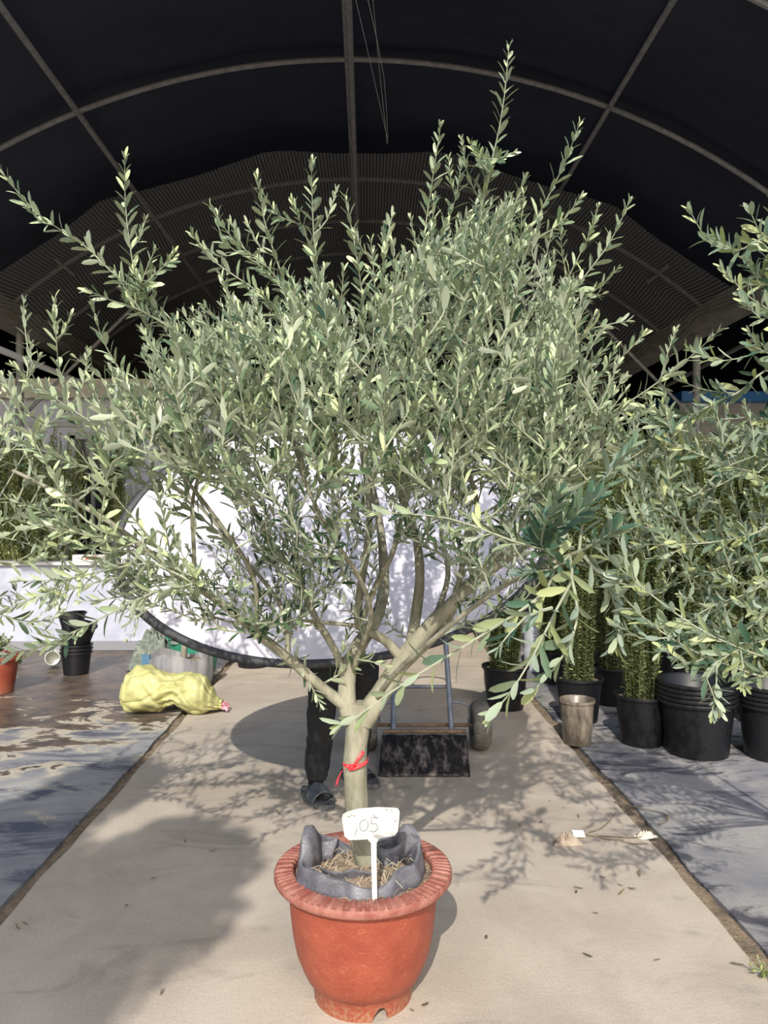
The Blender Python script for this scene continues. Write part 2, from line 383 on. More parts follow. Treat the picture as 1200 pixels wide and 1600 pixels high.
MB().box(*bx3(bx0-.02, bx1+.02, BD-.03, BD, zz(668, BD), zz(660, BD))).build('trim_strip', M_fr, house, False, off=hl)
mb = MB(); t_ = .05
for a in ((wx0-t_, wx0+t_, wz0, wz1), (wx1-t_, wx1+t_, wz0, wz1), (wx0-t_, wx1+t_, wz1-t_, wz1+t_), (wx0-t_, wx1+t_, wz0-t_, wz0+t_), (xx(150, BD)-.02, xx(150, BD)+.02, wz0, wz1)):
    mb.box(*bx3(a[0], a[1], BD-.05, BD+.05, a[2], a[3]))
wf = mb.build('window', M_fr, house, False, off=hl)
M_pane = mat('dark_glass', (.02, .022, .028), (.05, .055, .065), 2, .12, spec=.8)
for (a, b) in ((wx0+.05, xx(150, BD)-.02), (xx(150, BD)+.02, wx1-.05)):
    MB().box(*bx3(a, b, BD+.0, BD+.015, wz0+.05, wz1-.05)).build('pane', M_pane, wf, False, off=hl)
LD = 8.4; lz = zz(882, LD); lx0, lx1 = -4.6, xx(372, LD)
lw = thing('low_wall', 'low whitewashed wall behind the stacked black pots', 'wall', ((lx0+lx1)/2, LD, 0))
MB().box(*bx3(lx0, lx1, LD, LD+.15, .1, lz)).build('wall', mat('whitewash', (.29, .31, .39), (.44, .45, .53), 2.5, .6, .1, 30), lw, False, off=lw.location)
MB().box(*bx3(lx0, lx1, LD-.015, LD+.165, 0, .1)).build('skirting', mat('grey_skirt', (.20, .20, .22), rough=.6), lw, False, off=lw.location)
MB().box(*bx3(lx0, lx1, LD-.05, LD+.2, lz, lz+.035)).build('capping', mat('cap_grey', (.45, .45, .46), rough=.6), lw, False, off=lw.location)
# carton on the ledge
c = P(142, 879, LD+.05); r0 = thing('carton', 'small white carton with red print on top of the low white wall', 'box', (c.x, c.y, lz+.035))
MB().box((0, 0, .035), (.36, .12, .07)).build('carton_body', mat('carton_white', (.55, .5, .47), rough=.7), r0, False)
MB().box((0.02, -.062, .035), (.12, .003, .035)).build('print_panel', mat('red_print', (.55, .08, .05), rough=.7), r0, False)
# far shed in the next bay
SD = 16; sh = thing('far_shed', 'pale grey shed with a bright blue roof edge at the far right', 'building', (xx(1130, SD), SD, 0))
MB().box(*bx3(xx(1066, SD), xx(1205, SD), SD, SD+2, 0, zz(628, SD))).build('wall', mat('shed_wall', (.42, .43, .46), (.5, .5, .52), 2, .7), sh, False, off=sh.location)
MB().box(*bx3(xx(1060, SD), xx(1210, SD), SD-.3, SD+2.1, zz(628, SD), zz(613, SD))).build('roof_edge', mat('blue_sheet', (.03, .25, .75), rough=.4), sh, False, off=sh.location)

# ================================================================== OLIVE TREES
def inpoly(x, y, poly):
    c = False; j = len(poly)-1
    for i in range(len(poly)):
        xi, yi = poly[i]; xj, yj = poly[j]
        if (yi > y) != (yj > y) and x < (xj-xi)*(y-yi)/(yj-yi)+xi: c = not c
        j = i
    return c
class Skeleton:
    def __init__(s): s.n = []; s.arr = np.zeros((0, 3))
    def add(s, pts): s.n += [tuple(p) for p in pts]; s.arr = np.array(s.n)
    def nearest(s, T, up=1.5):
        d = s.arr-np.array(T); r = np.linalg.norm(d, axis=1); c = r+up*np.maximum(0, d[:, 2]+.06)+np.maximum(0, .10-r)*4
        i = int(np.argmin(c)); return Vector(s.arr[i]), r[i]
def pixel_size(row):
    x, y, z = row[0:3]; D = x*math.sin(YAW)+y*math.cos(YAW)
    if D < .3: return 0, 0, 0
    xc = x*math.cos(YAW)-y*math.sin(YAW); px = 600+1200*xc/D; py = 800-1200*(z-H)/D
    d = np.array(row[3:6]); d = d/(np.linalg.norm(d)+1e-9); across = math.hypot(d[0], d[2])
    return px, py, 1200*row[9]*across/D
TPL = leaf_template(); LEAFMESH = {}
def leaf_variants(m):
    if m.name in LEAFMESH: return LEAFMESH[m.name]
    out = []
    for i in range(10):
        V = leaf_template(.24+.015*(i % 5), .2+.05*(i % 3), .06+.06*(i % 4))
        me = foliage_mesh('leaf', [(0, 0, 0, 0, 1, 0, 0, 0, 1, 1, 1, (i+.5)/10)], V); me.materials.append(m); out.append(me)
    LEAFMESH[m.name] = out; return out
def finish_foliage(root, LV, m, nmax=300):
    loc = root.location; sz = []
    for i, r in enumerate(LV):
        px, py, s = pixel_size(r); ok = -10 < px < 1210 and 0 < py < 1600
        if ok: sz.append((s, i))
    sz.sort(reverse=True); pick = [i for s, i in sz[:nmax]]; ps = set(pick); var = leaf_variants(m)
    for i in pick:
        r = LV[i]; d = Vector(r[3:6]).normalized(); n = Vector(r[6:9]); n = (n-d*n.dot(d)).normalized(); x = d.cross(n)
        o = bpy.data.objects.new('leaf', var[min(9, int(r[11]*10))]); COL.objects.link(o); o.parent = root
        M = Matrix((x*r[9]*r[10], d*r[9], n*r[9])).transposed().to_4x4(); M.translation = Vector(r[0:3])-loc; o.matrix_local = M
    rest = [r for i, r in enumerate(LV) if i not in ps]
    if rest:
        o = obj('foliage', foliage_mesh('foliage', rest, TPL, loc), m, root); tag(o, kind='stuff')

# ---- main tree -------------------------------------------------
TB = P(570, 1352, 2.40); BASE = Vector((TB.x-.005, TB.y-.02, 0))
tree = thing('potted_olive_tree', 'large bushy olive tree in a terracotta coloured plastic pot on the concrete path', 'potted tree', BASE)
SK = Skeleton(); LV = []
def limb(pts, r0, r1, name='branch', n=10, m=M_bark, wob=.0):
    p = smooth([P(*q) if not isinstance(q, Vector) else q for q in pts], .03)
    if wob: p = [q+Vector((vnoise(i*.31, 1)*wob, vnoise(i*.27, 5)*wob, vnoise(i*.23, 9)*wob*.5)) for i, q in enumerate(p)]
    k = len(p)-1; rad = [r0+(r1-r0)*(i/k)**.8 for i in range(k+1)]
    rad = [r*(1+.06*math.sin(i*1.7)*random.random()) for i, r in enumerate(rad)]
    MB().tube(p, rad, n).build(name, m, tree, off=BASE); SK.add(p[2:]); return p
limb([(574, 1395, 2.40), (572, 1352, 2.40), (561, 1290, 2.39), (556, 1230, 2.38), (555, 1180, 2.38), (560, 1130, 2.37), (563, 1112, 2.37), (564, 1098, 2.37)], .0345, .037, 'trunk', 16)
SK.n = []; 
limb([(566, 1128, 2.37), (585, 1098, 2.37), (612, 1058, 2.38), (640, 1015, 2.38), (675, 975, 2.36), (712, 938, 2.33), (745, 905, 2.3), (790, 872, 2.25), (850, 830, 2.2), (920, 780, 2.15)], .036, .010, n=12)
limb([(550, 1128, 2.37), (542, 1100, 2.37), (542, 1070, 2.38), (545, 1045, 2.39), (560, 1010, 2.42), (590, 960, 2.5), (600, 900, 2.6), (590, 800, 2.7), (560, 680, 2.75)], .030, .007, n=12)
limb([(543, 1105, 2.36), (510, 1080, 2.36), (450, 1028, 2.33), (400, 988, 2.3), (350, 946, 2.27), (290, 905, 2.25), (240, 868, 2.22), (170, 815, 2.2), (100, 775, 2.2), (20, 735, 2.2)], .0185, .005)
limb([(628, 1030, 2.38), (605, 1003, 2.37), (578, 988, 2.36), (560, 978, 2.36), (563, 920, 2.36), (573, 860, 2.37), (577, 790, 2.38), (565, 700, 2.4), (550, 600, 2.4)], .016, .006)
limb([(562, 980, 2.36), (585, 920, 2.33), (612, 868, 2.3), (630, 800, 2.28), (655, 720, 2.25), (670, 620, 2.25)], .011, .004)
limb([(560, 978, 2.36), (500, 972, 2.34), (440, 968, 2.3), (380, 975, 2.27), (320, 960, 2.25)], .007, .003)
limb([(640, 1018, 2.40), (650, 960, 2.44), (656, 900, 2.48), (650, 840, 2.52), (630, 780, 2.55), (600, 700, 2.58), (590, 590, 2.6)], .020, .007)
limb([(622, 1050, 2.40), (665, 1010, 2.45), (700, 970, 2.5), (722, 925, 2.55), (780, 860, 2.62), (850, 780, 2.7), (900, 690, 2.75)], .014, .006)
limb([(543, 1060, 2.38), (520, 1010, 2.42), (490, 960, 2.45), (465, 905, 2.47), (420, 840, 2.5), (380, 760, 2.5), (340, 660, 2.5), (310, 560, 2.5)], .013, .005)
limb([(548, 1055, 2.39), (568, 1000, 2.30), (580, 960, 2.2), (560, 900, 2.1), (520, 840, 2.05), (480, 760, 2.0), (450, 660, 2.0)], .010, .004)
limb([(712, 938, 2.33), (725, 870, 2.32), (745, 790, 2.3), (722, 700, 2.27), (721, 600, 2.25), (728, 500, 2.25)], .010, .005)
limb([(675, 975, 2.36), (700, 900, 2.45), (690, 820, 2.5), (720, 740, 2.5), (780, 640, 2.55), (820, 560, 2.55)], .010, .004)
limb([(400, 988, 2.3), (395, 900, 2.25), (330, 800, 2.2), (250, 700, 2.2), (190, 620, 2.2)], .008, .004)
limb([(450, 1028, 2.33), (440, 950, 2.4), (380, 870, 2.45), (300, 780, 2.5), (210, 720, 2.55)], .008, .004)
limb([(302, 912, 2.25), (303, 860, 2.24), (300, 790, 2.22), (310, 720, 2.2), (280, 620, 2.2)], .007, .003)
limb([(585, 1098, 2.38), (620, 1050, 2.2), (700, 980, 2.0), (780, 920, 1.85), (860, 880, 1.75), (905, 862, 1.68)], .010, .005)
# long leafy shoots seen against the dark roof and the edges: (points tip first), each with its own distance
SH = [
 ([(5, 272), (60, 335), (130, 382), (175, 425), (240, 478), (300, 555), (360, 640)], 2.15),
 ([(195, 247), (196, 320), (204, 390), (215, 450), (235, 520), (270, 600)], 2.2),
 ([(330, 325), (365, 375), (420, 420), (460, 480), (490, 560)], 2.3),
 ([(302, 368), (330, 405), (380, 440), (430, 480), (470, 560)], 2.2),
 ([(340, 335), (350, 380), (400, 410), (440, 450)], 2.4),
 ([(402, 280), (412, 340), (430, 400), (455, 470), (480, 560)], 2.3),
 ([(487, 255), (488, 320), (492, 390), (500, 460), (520, 560)], 2.3),
 ([(457, 315), (470, 350), (490, 400), (500, 450)], 2.4),
 ([(540, 310), (550, 360), (560, 420), (565, 500)], 2.35),
 ([(612, 340), (600, 400), (598, 460), (600, 540)], 2.1),
 ([(580, 380), (585, 440), (590, 520)], 2.3),
 ([(688, 200), (676, 280), (664, 360), (655, 440), (650, 540)], 2.3),
 ([(795, 75), (788, 150), (776, 220), (757, 290), (742, 370), (725, 470)], 2.25),
 ([(720, 258), (712, 310), (690, 370), (675, 450)], 2.4),
 ([(735, 225), (752, 255), (765, 270)], 2.25), ([(800, 240), (780, 248), (768, 255)], 2.25),
 ([(905, 195), (880, 260), (850, 320), (815, 385), (780, 460), (735, 560)], 2.3),
 ([(905, 312), (880, 345), (845, 370), (812, 390)], 2.3),
 ([(820, 280), (800, 330), (780, 400), (760, 480)], 2.4),
 ([(982, 318), (955, 375), (915, 430), (875, 480), (830, 550), (780, 620)], 2.2),
 ([(930, 345), (900, 410), (860, 480), (800, 560)], 2.4),
 ([(940, 460), (900, 480), (860, 530), (800, 600)], 2.35),
 ([(978, 502), (930, 512), (880, 535), (830, 570), (780, 640)], 2.25),
 ([(1003, 525), (960, 570), (905, 612), (850, 655), (790, 720)], 2.1),
 ([(1122, 518), (1070, 565), (1010, 610), (940, 655), (870, 700), (790, 780)], 2.0),
 ([(1010, 640), (950, 650), (890, 680), (820, 740)], 2.1),
 ([(900, 560), (860, 600), (810, 660), (770, 740)], 2.6),
 ([(85, 468), (88, 530), (95, 590), (120, 660), (170, 730)], 2.1),
 ([(145, 480), (160, 530), (195, 590), (240, 650), (290, 720)], 2.2),
 ([(140, 455), (175, 470), (220, 485)], 2.15),
 ([(25, 575), (90, 625), (150, 665), (220, 720), (300, 790)], 2.05),
 ([(5, 590), (40, 660), (75, 730), (110, 790), (160, 830)], 1.9),
 ([(120, 560), (180, 610), (240, 680), (300, 760)], 2.35),
 ([(270, 405), (235, 435), (212, 470)], 2.2), ([(240, 395), (225, 430), (218, 470)], 2.2),
 ([(35, 690), (120, 725), (200, 745), (290, 790), (370, 860)], 2.1),
 ([(110, 690), (150, 740), (200, 800), (260, 870)], 2.1),
 ([(180, 640), (170, 720), (160, 800), (150, 850), (190, 860)], 2.0),
 ([(0, 840), (60, 820), (130, 835), (200, 850)], 2.1),
 ([(30, 908), (100, 905), (170, 890), (240, 880), (300, 900)], 1.95),
 ([(-10, 1025), (60, 1012), (120, 985), (180, 955), (240, 925), (300, 912)], 1.85),
 ([(60, 935), (120, 900), (180, 860), (230, 845)], 2.0),
 ([(-10, 960), (50, 935), (110, 920), (190, 900)], 2.2),
 ([(130, 940), (200, 930), (250, 905)], 2.15), ([(200, 975), (240, 945), (290, 915)], 2.15),
 ([(15, 780), (70, 800), (130, 830), (200, 850)], 2.3),
 ([(250, 780), (260, 830), (270, 880), (290, 905)], 2.1),
 ([(580, 800), (700, 810), (800, 845), (870, 870)], 1.6),
 ([(490, 620), (560, 680), (640, 740), (720, 800), (800, 850)], 1.75),
 ([(640, 610), (720, 660), (800, 720), (860, 790), (890, 850)], 1.8),
 ([(500, 1100), (480, 1060), (455, 1030)], 2.3),
 ([(600, 1040), (560, 1030), (545, 1045)], 2.3),
]
twigs = MB()
def twig(pts, r0=.0042, r1=.0012, n=5, mb=None, sk=None):
    k = len(pts)-1; (mb or twigs).tube(pts, [r0+(r1-r0)*i/k for i in range(k+1)], n, cap=False)
for pts, D in SH:
    k = len(pts); p = [P(x, y, D+random.uniform(-.03, .03)+.04*i) for i, (x, y) in enumerate(pts)][::-1]
    N_, r_ = SK.nearest(p[0], .6)
    p = smooth(([N_] if r_ > .05 else [])+p, .04)
    twig(p); SK.add(p[3:]); leaves_on(LV, p, .0245, .056, .12, rb=.62)
    # side sprays
    for q in range(max(1, len(p)//7)):
        i = random.randint(len(p)//4, max(len(p)//4+1, int(len(p)*.8))); i = min(i, len(p)-2); d = (p[i+1]-p[i]).normalized(); u = d.orthogonal().normalized(); u.rotate(Matrix.Rotation(random.uniform(0, 2*PI), 3, d))
        l = random.uniform(.07, .16); e = [p[i], p[i]+(d*.7+u*.7)*l*.5, p[i]+(d*.75+u*.6)*l+Vector((0, 0, l*.25))]
        e = smooth(e, .03); twig(e, .0022, .001); leaves_on(LV, e, .02, .046, .15, rb=.62)
# near, low shoots at the right: large leaves close to the lens
NEAR = [
 ([(868, 872, 1.75), (850, 925, 1.62), (760, 988, 1.55), (640, 1062, 1.5), (560, 1118, 1.48), (535, 1132, 1.48)], .064, .036),
 ([(890, 868, 1.70), (893, 905, 1.6), (868, 955, 1.55), (830, 1030, 1.5), (795, 1085, 1.48), (768, 1118, 1.47)], .064, .030),
 ([(893, 905, 1.6), (902, 950, 1.58), (893, 1000, 1.55), (865, 1045, 1.53), (838, 1075, 1.52)], .062, .030),
 ([(862, 950, 1.56), (820, 965, 1.5), (780, 1010, 1.48)], .058, .034),
 ([(905, 862, 1.68), (935, 895, 1.70), (955, 930, 1.74), (968, 975, 1.74), (962, 1010, 1.74)], .058, .018),
 ([(830, 878, 1.85), (850, 835, 1.74), (895, 808, 1.66), (935, 775, 1.62)], .072, .014),
 ([(860, 876, 1.75), (845, 850, 1.70), (855, 810, 1.64), (872, 780, 1.6)], .066, .014),
 ([(905, 862, 1.68), (930, 848, 1.64), (960, 830, 1.6)], .068, .013),
 ([(890, 868, 1.70), (865, 888, 1.64), (825, 895, 1.6)], .062, .016),
 ([(905, 862, 1.68), (915, 800, 1.70), (955, 735, 1.66), (985, 700, 1.62)], .07, .026),
]
LB = []
for pts, L_, sp_ in NEAR:
    p = smooth([P(*q) for q in pts], .03); twig(p, .004, .0013, 6)
    leaves_on(LB, p, sp_, L_, .12, ang=(.5, .9), rb=.78 if len(pts) > 4 else .33, topsmall=.75)
# fill shoots through the crown
POLY = [(200, 600), (285, 545), (345, 500), (430, 480), (500, 470), (560, 500), (620, 450), (660, 400), (700, 365), (775, 345), (840, 400), (885, 470), (915, 560), (960, 660), (930, 730), (880, 810), (820, 860), (740, 880), (640, 860), (520, 840), (430, 870), (375, 850), (335, 765), (260, 725), (180, 710), (150, 650)]
T = []
while len(T) < 820:
    x = random.uniform(120, 970); y = random.uniform(300, 880)
    if not inpoly(x, y, POLY): continue
    if y > 760 and random.random() < .5: continue
    r = min(1, math.hypot((x-560)/440, (y-620)/330)); h_ = .72*math.sqrt(1-r*r*.8); D = 2.38+random.uniform(-h_, h_)
    if y > 560 and random.random() < .35: D = random.uniform(1.75, 2.15)
    T.append(P(560+(x-560)*1.0, y, D) if D < 2.4 else P(560+(x-560)*.98, y, D))
for i in range(150):     # sparse shoots under the crown, in front of the white reflector
    x = random.uniform(180, 860) if i % 2 else random.uniform(170, 500); y = random.uniform(830, 985 if x > 300 else 930)
    if x < 345 and y < 885: continue
    T.append(P(x, y, random.uniform(2.0, 2.7)))
CB = P(575, 1000, 2.38); T.sort(key=lambda t: (t-CB).length)
for t in T:
    N_, r_ = SK.nearest(t, 1.2)
    if r_ > .75: continue
    d = (t-N_); out = Vector((t.x-CB.x, t.y-CB.y, 0)); out = out.normalized() if out.length > 0 else out
    mid = N_+d*.5+out*r_*.05-Vector((0, 0, r_*.02))+jit(.015)
    p = smooth([N_, mid, t, t+(Vector((0, 0, .06))+out*.03+jit(.02))*1.4], .04)
    twig(p, .0027, .0009); SK.add(p[2:])
    low = t.z < 1.55
    leaves_on(LV, p, .025, .052 if not low else .040, .12, rb=.5 if not low else .3)  # low leaves: shade under the crown put into a darker leaf tone
tag(twigs.build('twig', M_twig, tree, off=BASE), kind='stuff')
nb = []
finish_foliage(tree, LB+LV, OL, 0) if False else None
# near bluish leaves first, then the brightest large ones of the crown, 300 in all
def split_finish(root, sets, total=300):
    loc = root.location; allr = []
    for m, L_ in sets:
        for r in L_:
            px, py, s = pixel_size(r)
            if -10 < px < 1210 and 0 < py < 1600: allr.append((s, id(r), r, m))
    allr.sort(key=lambda a: -a[0]); pick = allr[:total]; ids = {a[1] for a in pick}
    for s, _, r, m in pick:
        d = Vector(r[3:6]).normalized(); n = Vector(r[6:9]); n = (n-d*n.dot(d)).normalized(); x = d.cross(n)
        o = bpy.data.objects.new('leaf', leaf_variants(m)[min(9, int(r[11]*10))]); COL.objects.link(o); o.parent = root
        M = Matrix((x*r[9]*r[10], d*r[9], n*r[9])).transposed().to_4x4(); M.translation = Vector(r[0:3])-loc; o.matrix_local = M
    first = True
    for m, L_ in sets:
        rest = [r for r in L_ if id(r) not in ids]
        if rest: tag(obj('foliage', foliage_mesh('foliage', rest, TPL, loc), m, root), kind='stuff')
split_finish(tree, [(OL, LV), (OLD, LB)])
print('main leaves', len(LV), len(LB))

# ---- neighbouring olive trees that reach in from both edges --------------------------
def side_tree(label, base, shoots, m, fills=(), L_=.06, seed=1, rb=.5, trunk_top=.9, group=None):
    random.seed(seed); b = Vector((base[0], base[1], 0)); root = thing('potted_olive_tree', label, 'potted tree', b); LV2 = []; tw = MB(); sk = Skeleton()
    tr = smooth([(b.x, b.y, .3), (b.x+.02, b.y, .6), (b.x, b.y+.02, trunk_top)], .05)
    MB().tube(tr, [.035-.008*i/len(tr) for i in range(len(tr))], 12).build('trunk', M_bark, root, off=b); sk.add(tr[-3:])
    MB().lathe([(.0, .012), (.15, .012), (.17, 0), (.2, .33), (.225, .34), (.225, .37), (.2, .37), (.19, .33), (.0, .32)], 36).build('pot', M_plast, root)
    MB().lathe([(.191, .325), (.1, .34), (.0001, .345)], 24).build('soil', M_soil, root)
    for sh_ in shoots:
        p = [P(*q) for q in sh_][::-1]; 
        top = Vector((b.x, b.y, trunk_top)); mid = top.lerp(p[0], .5)+Vector((0, 0, .08))
        full = smooth([top, mid]+p, .04); kk = len(full)
        MB().tube(full[:kk//2+1], [.012-.008*i/(kk//2) for i in range(kk//2+1)], 7).build('branch', M_bark, root, off=b)
        twig(full[kk//2:], .0042, .0012, 5, tw); leaves_on(LV2, full, .027, L_, .3, rb=rb, topsmall=.7); sk.add(full[kk//3:])
        for q in range(kk//7):
            i = random.randint(kk//3, kk-2); d = (full[i+1]-full[i]).normalized(); u = d.orthogonal().normalized(); u.rotate(Matrix.Rotation(random.uniform(0, 2*PI), 3, d)); l = random.uniform(.08, .2)
            e = smooth([full[i], full[i]+(d*.7+u*.7)*l*.5, full[i]+(d*.7+u*.6)*l+Vector((0, 0, l*.2))], .03); twig(e, .0022, .001, 5, tw); leaves_on(LV2, e, .023, L_*.9, .1, rb=rb)
    for t in fills:
        N_, r_ = sk.nearest(t, .6)
        if r_ > .7 or r_ < .03: continue
        p = smooth([N_, N_.lerp(t, .5)+jit(.03), t, t+Vector((-.02, 0, .06))], .04); twig(p, .003, .001, 5, tw); sk.add(p[2:]); leaves_on(LV2, p, .028, L_*.9, .2, rb=rb)
    tag(tw.build('twig', M_twig, root, off=b), kind='stuff'); split_finish(root, [(m, LV2)]); print('side leaves', len(LV2)); return root
random.seed(11)
fl = []
for i in range(150):
    x = random.uniform(960, 1330); y = random.uniform(645, 1000) if i % 3 else random.uniform(645, 820)
    if y > 900 and x < 1080: continue
    fl.append(P(x, y, random.uniform(2.0, 3.0)))
side_tree('olive tree at the right edge with bluish leaves reaching in front of the shrubs', (1.85, 2.45), [
  [(1078, 330, 1.85), (1100, 370, 1.88), (1150, 392, 1.92), (1215, 410, 2.0)],
  [(1172, 330, 1.8), (1185, 360, 1.82), (1215, 385, 1.85), (1250, 440, 1.95)],
  [(1120, 372, 1.95), (1160, 405, 1.97), (1195, 430, 2.0), (1260, 480, 2.1)],
  [(1165, 475, 1.85), (1190, 500, 1.87), (1240, 520, 1.95)],
  [(1170, 445, 1.9), (1200, 445, 1.92), (1260, 460, 2.0)],
  [(1175, 540, 1.9), (1215, 560, 1.95), (1260, 590, 2.0)],
  [(940, 745, 2.1), (1010, 700, 2.1), (1080, 650, 2.1), (1150, 615, 2.1), (1230, 590, 2.2)],
  [(985, 640, 2.3), (1060, 650, 2.3), (1130, 655, 2.3), (1220, 670, 2.3)],
  [(1040, 690, 2.0), (1120, 720, 2.05), (1200, 750, 2.1), (1280, 790, 2.2)],
  [(960, 800, 2.2), (1040, 790, 2.2), (1120, 760, 2.2), (1230, 720, 2.3)],
  [(1000, 850, 2.1), (1080, 850, 2.1), (1160, 840, 2.15), (1250, 820, 2.2)],
  [(1010, 930, 2.3), (1090, 900, 2.3), (1180, 870, 2.3), (1270, 860, 2.4)],
  [(1030, 1020, 2.1), (1090, 960, 2.1), (1160, 930, 2.1), (1250, 900, 2.2)],
  [(1055, 1010, 1.9), (1110, 1000, 1.9), (1165, 985, 1.9), (1250, 930, 2.0)],
  [(925, 850, 1.66), (1000, 915, 1.64), (1080, 975, 1.64), (1150, 1010, 1.66), (1230, 1030, 1.75)],
  [(930, 880, 1.7), (1000, 960, 1.68), (1070, 1010, 1.68), (1140, 1040, 1.7), (1230, 1060, 1.8)],
  [(1122, 1105, 1.6), (1104, 1060, 1.6), (1120, 1035, 1.62), (1180, 1005, 1.7), (1260, 990, 1.8)],
  [(1010, 720, 2.6), (1090, 690, 2.6), (1180, 680, 2.6), (1290, 690, 2.6)],
], OLD, fl, .058, 3, .62)
random.seed(12)
fl = [P(random.uniform(-160, 110), random.uniform(600, 980), random.uniform(2.2, 3.0)) for _ in range(60)]
side_tree('olive tree beyond the left edge with pale drooping shoots', (-1.95, 2.6), [
  [(60, 560, 2.3), (30, 620, 2.3), (-10, 700, 2.3), (-120, 780, 2.4)],
  [(110, 640, 2.4), (50, 680, 2.4), (-30, 740, 2.4)],
  [(100, 760, 2.5), (40, 800, 2.5), (-60, 840, 2.5)],
  [(90, 870, 2.4), (20, 880, 2.4), (-80, 880, 2.4)],
  [(70, 985, 2.2), (0, 960, 2.2), (-100, 920, 2.3)],
  [(20, 620, 2.0), (-10, 690, 2.0), (-90, 760, 2.1)],
], OL, fl, .055, 4, .6)
random.seed(21)

# ================================================================== MAIN POT
def terra():
    m = mat('terracotta_plastic', (.225, .047, .027), (.29, .068, .038), 9, .5, .25, 130, spec=.35)
    t = m.node_tree; N = t.nodes; L = t.links; b = N['Principled BSDF']; tc = [n for n in N if n.type == 'TEX_COORD'][0]
    # scratches like light swirls, pale dust low down and on the foot
    wv = N.new('ShaderNodeTexWave'); wv.wave_type = 'RINGS'; wv.inputs['Scale'].default_value = 9; wv.inputs['Distortion'].default_value = 12; wv.inputs['Detail'].default_value = 2; wv.inputs['Detail Scale'].default_value = 2.2
    L.new(tc.outputs['Object'], wv.inputs['Vector'])
    mr = N.new('ShaderNodeMapRange'); mr.inputs[1].default_value = .96; mr.inputs[2].default_value = 1.0; mr.inputs[4].default_value = .09; L.new(wv.outputs['Fac'], mr.inputs[0])
    src = b.inputs['Base Color'].links[0].from_socket
    mx = N.new('ShaderNodeMix'); mx.data_type = 'RGBA'; L.new(mr.outputs[0], mx.inputs[0]); L.new(src, mx.inputs[6]); mx.inputs[7].default_value = (.62, .36, .22, 1)
    sp = N.new('ShaderNodeSeparateXYZ'); L.new(tc.outputs['Object'], sp.inputs[0])
    gz = N.new('ShaderNodeMapRange'); gz.inputs[1].default_value = .15; gz.inputs[2].default_value = .02; gz.inputs[3].default_value = -.25; gz.inputs[4].default_value = .10; L.new(sp.outputs[2], gz.inputs[0])
    n = N.new('ShaderNodeTexNoise'); n.inputs['Scale'].default_value = 90; n.inputs['Detail'].default_value = 5; L.new(tc.outputs['Object'], n.inputs['Vector'])
    ad = N.new('ShaderNodeMath'); L.new(n.outputs['Fac'], ad.inputs[0]); L.new(gz.outputs[0], ad.inputs[1])
    m2 = N.new('ShaderNodeMapRange'); m2.inputs[1].default_value = .5; m2.inputs[2].default_value = .72; m2.inputs[4].default_value = .6; L.new(ad.outputs[0], m2.inputs[0])
    mz = N.new('ShaderNodeMix'); mz.data_type = 'RGBA'; L.new(m2.outputs[0], mz.inputs[0]); L.new(mx.outputs[2], mz.inputs[6]); mz.inputs[7].default_value = (.30, .19, .11, 1)
    L.new(mz.outputs[2], b.inputs['Base Color']); return m
M_terra = terra()
def potfn(v, a, r, z):
    if z < .055 and r > .12:
        for k in range(3):
            d = ((a-(-PI/2+.36+k*2*PI/3)+PI) % (2*PI))-PI
            if abs(d) < .16: return (v[0], v[1], max(z, .038*math.sqrt(max(0, 1-(d/.16)**2))))
    return v
pb = MB().lathe([(.0, .075), (.13, .07), (.142, .055), (.142, 0), (.152, 0), (.154, .02), (.158, .05), (.169, .066), (.176, .07), (.190, .098), (.208, .145), (.219, .20), (.226, .26), (.231, .32), (.232, .362),
    (.222, .362), (.215, .25), (.19, .12), (.15, .08), (.0, .08)], 144, potfn).build('pot', M_terra, tree); pb.location = (0, .025, 0)
M_rim = mat('terracotta_rim', (.22, .065, .048), (.33, .15, .115), 22, .6, .3, 90, spec=.3)
def rimfn(v, a, r, z):
    if z > .39 and r < .272:
        q = 1 if (math.sin(a*64+math.sin(a*9)*2.2) > 0) else 0
        return (v[0], v[1], z-(.0045 if q else 0))
    return v
MB().lathe([(.216, .355), (.216, .392), (.221, .398), (.226, .399), (.262, .396), (.266, .395), (.274, .391), (.277, .385), (.277, .372), (.273, .366), (.262, .364), (.250, .364), (.228, .360)], 720, rimfn).build('rim', M_rim, pb)
# soil of the outer pot, lumpy
def disc(r, z, amp, n=70, rings=16, c=(0, 0), dome=.0, s=14):
    mb = MB(); vs = [(c[0], c[1], z+dome)]
    for j in range(1, rings+1):
        q = r*j/rings
        for k in range(n):
            a = 2*PI*k/n; x = c[0]+q*math.cos(a); y = c[1]+q*math.sin(a)
            vs.append((x, y, z+dome*(1-(j/rings)**2)+amp*(vnoise(x*s, y*s, 1)+random.uniform(-.4, .4))))
    fs = [(0, 1+k, 1+(k+1) % n) for k in range(n)]
    fs += [(1+(j-1)*n+k, 1+j*n+k, 1+j*n+(k+1) % n, 1+(j-1)*n+(k+1) % n) for j in range(1, rings) for k in range(n)]
    return mb.add(vs, fs)
disc(.214, .374, .005, c=(0, .02), s=30).build('soil', M_soil, tree)
clod = MB()
for i in range(150):
    a = random.uniform(0, 2*PI); r = random.uniform(.03, .212); s = random.uniform(.003, .009)
    clod.lathe([(.0001, s*.7), (s*.8, s*.4), (s, 0), (s*.7, -s*.5)], 6, lambda v, aa, rr, z: (v[0]+r*math.cos(a), v[1]+r*math.sin(a), v[2]+.382))
tag(clod.build('soil_clod', M_soil, tree), kind='stuff')
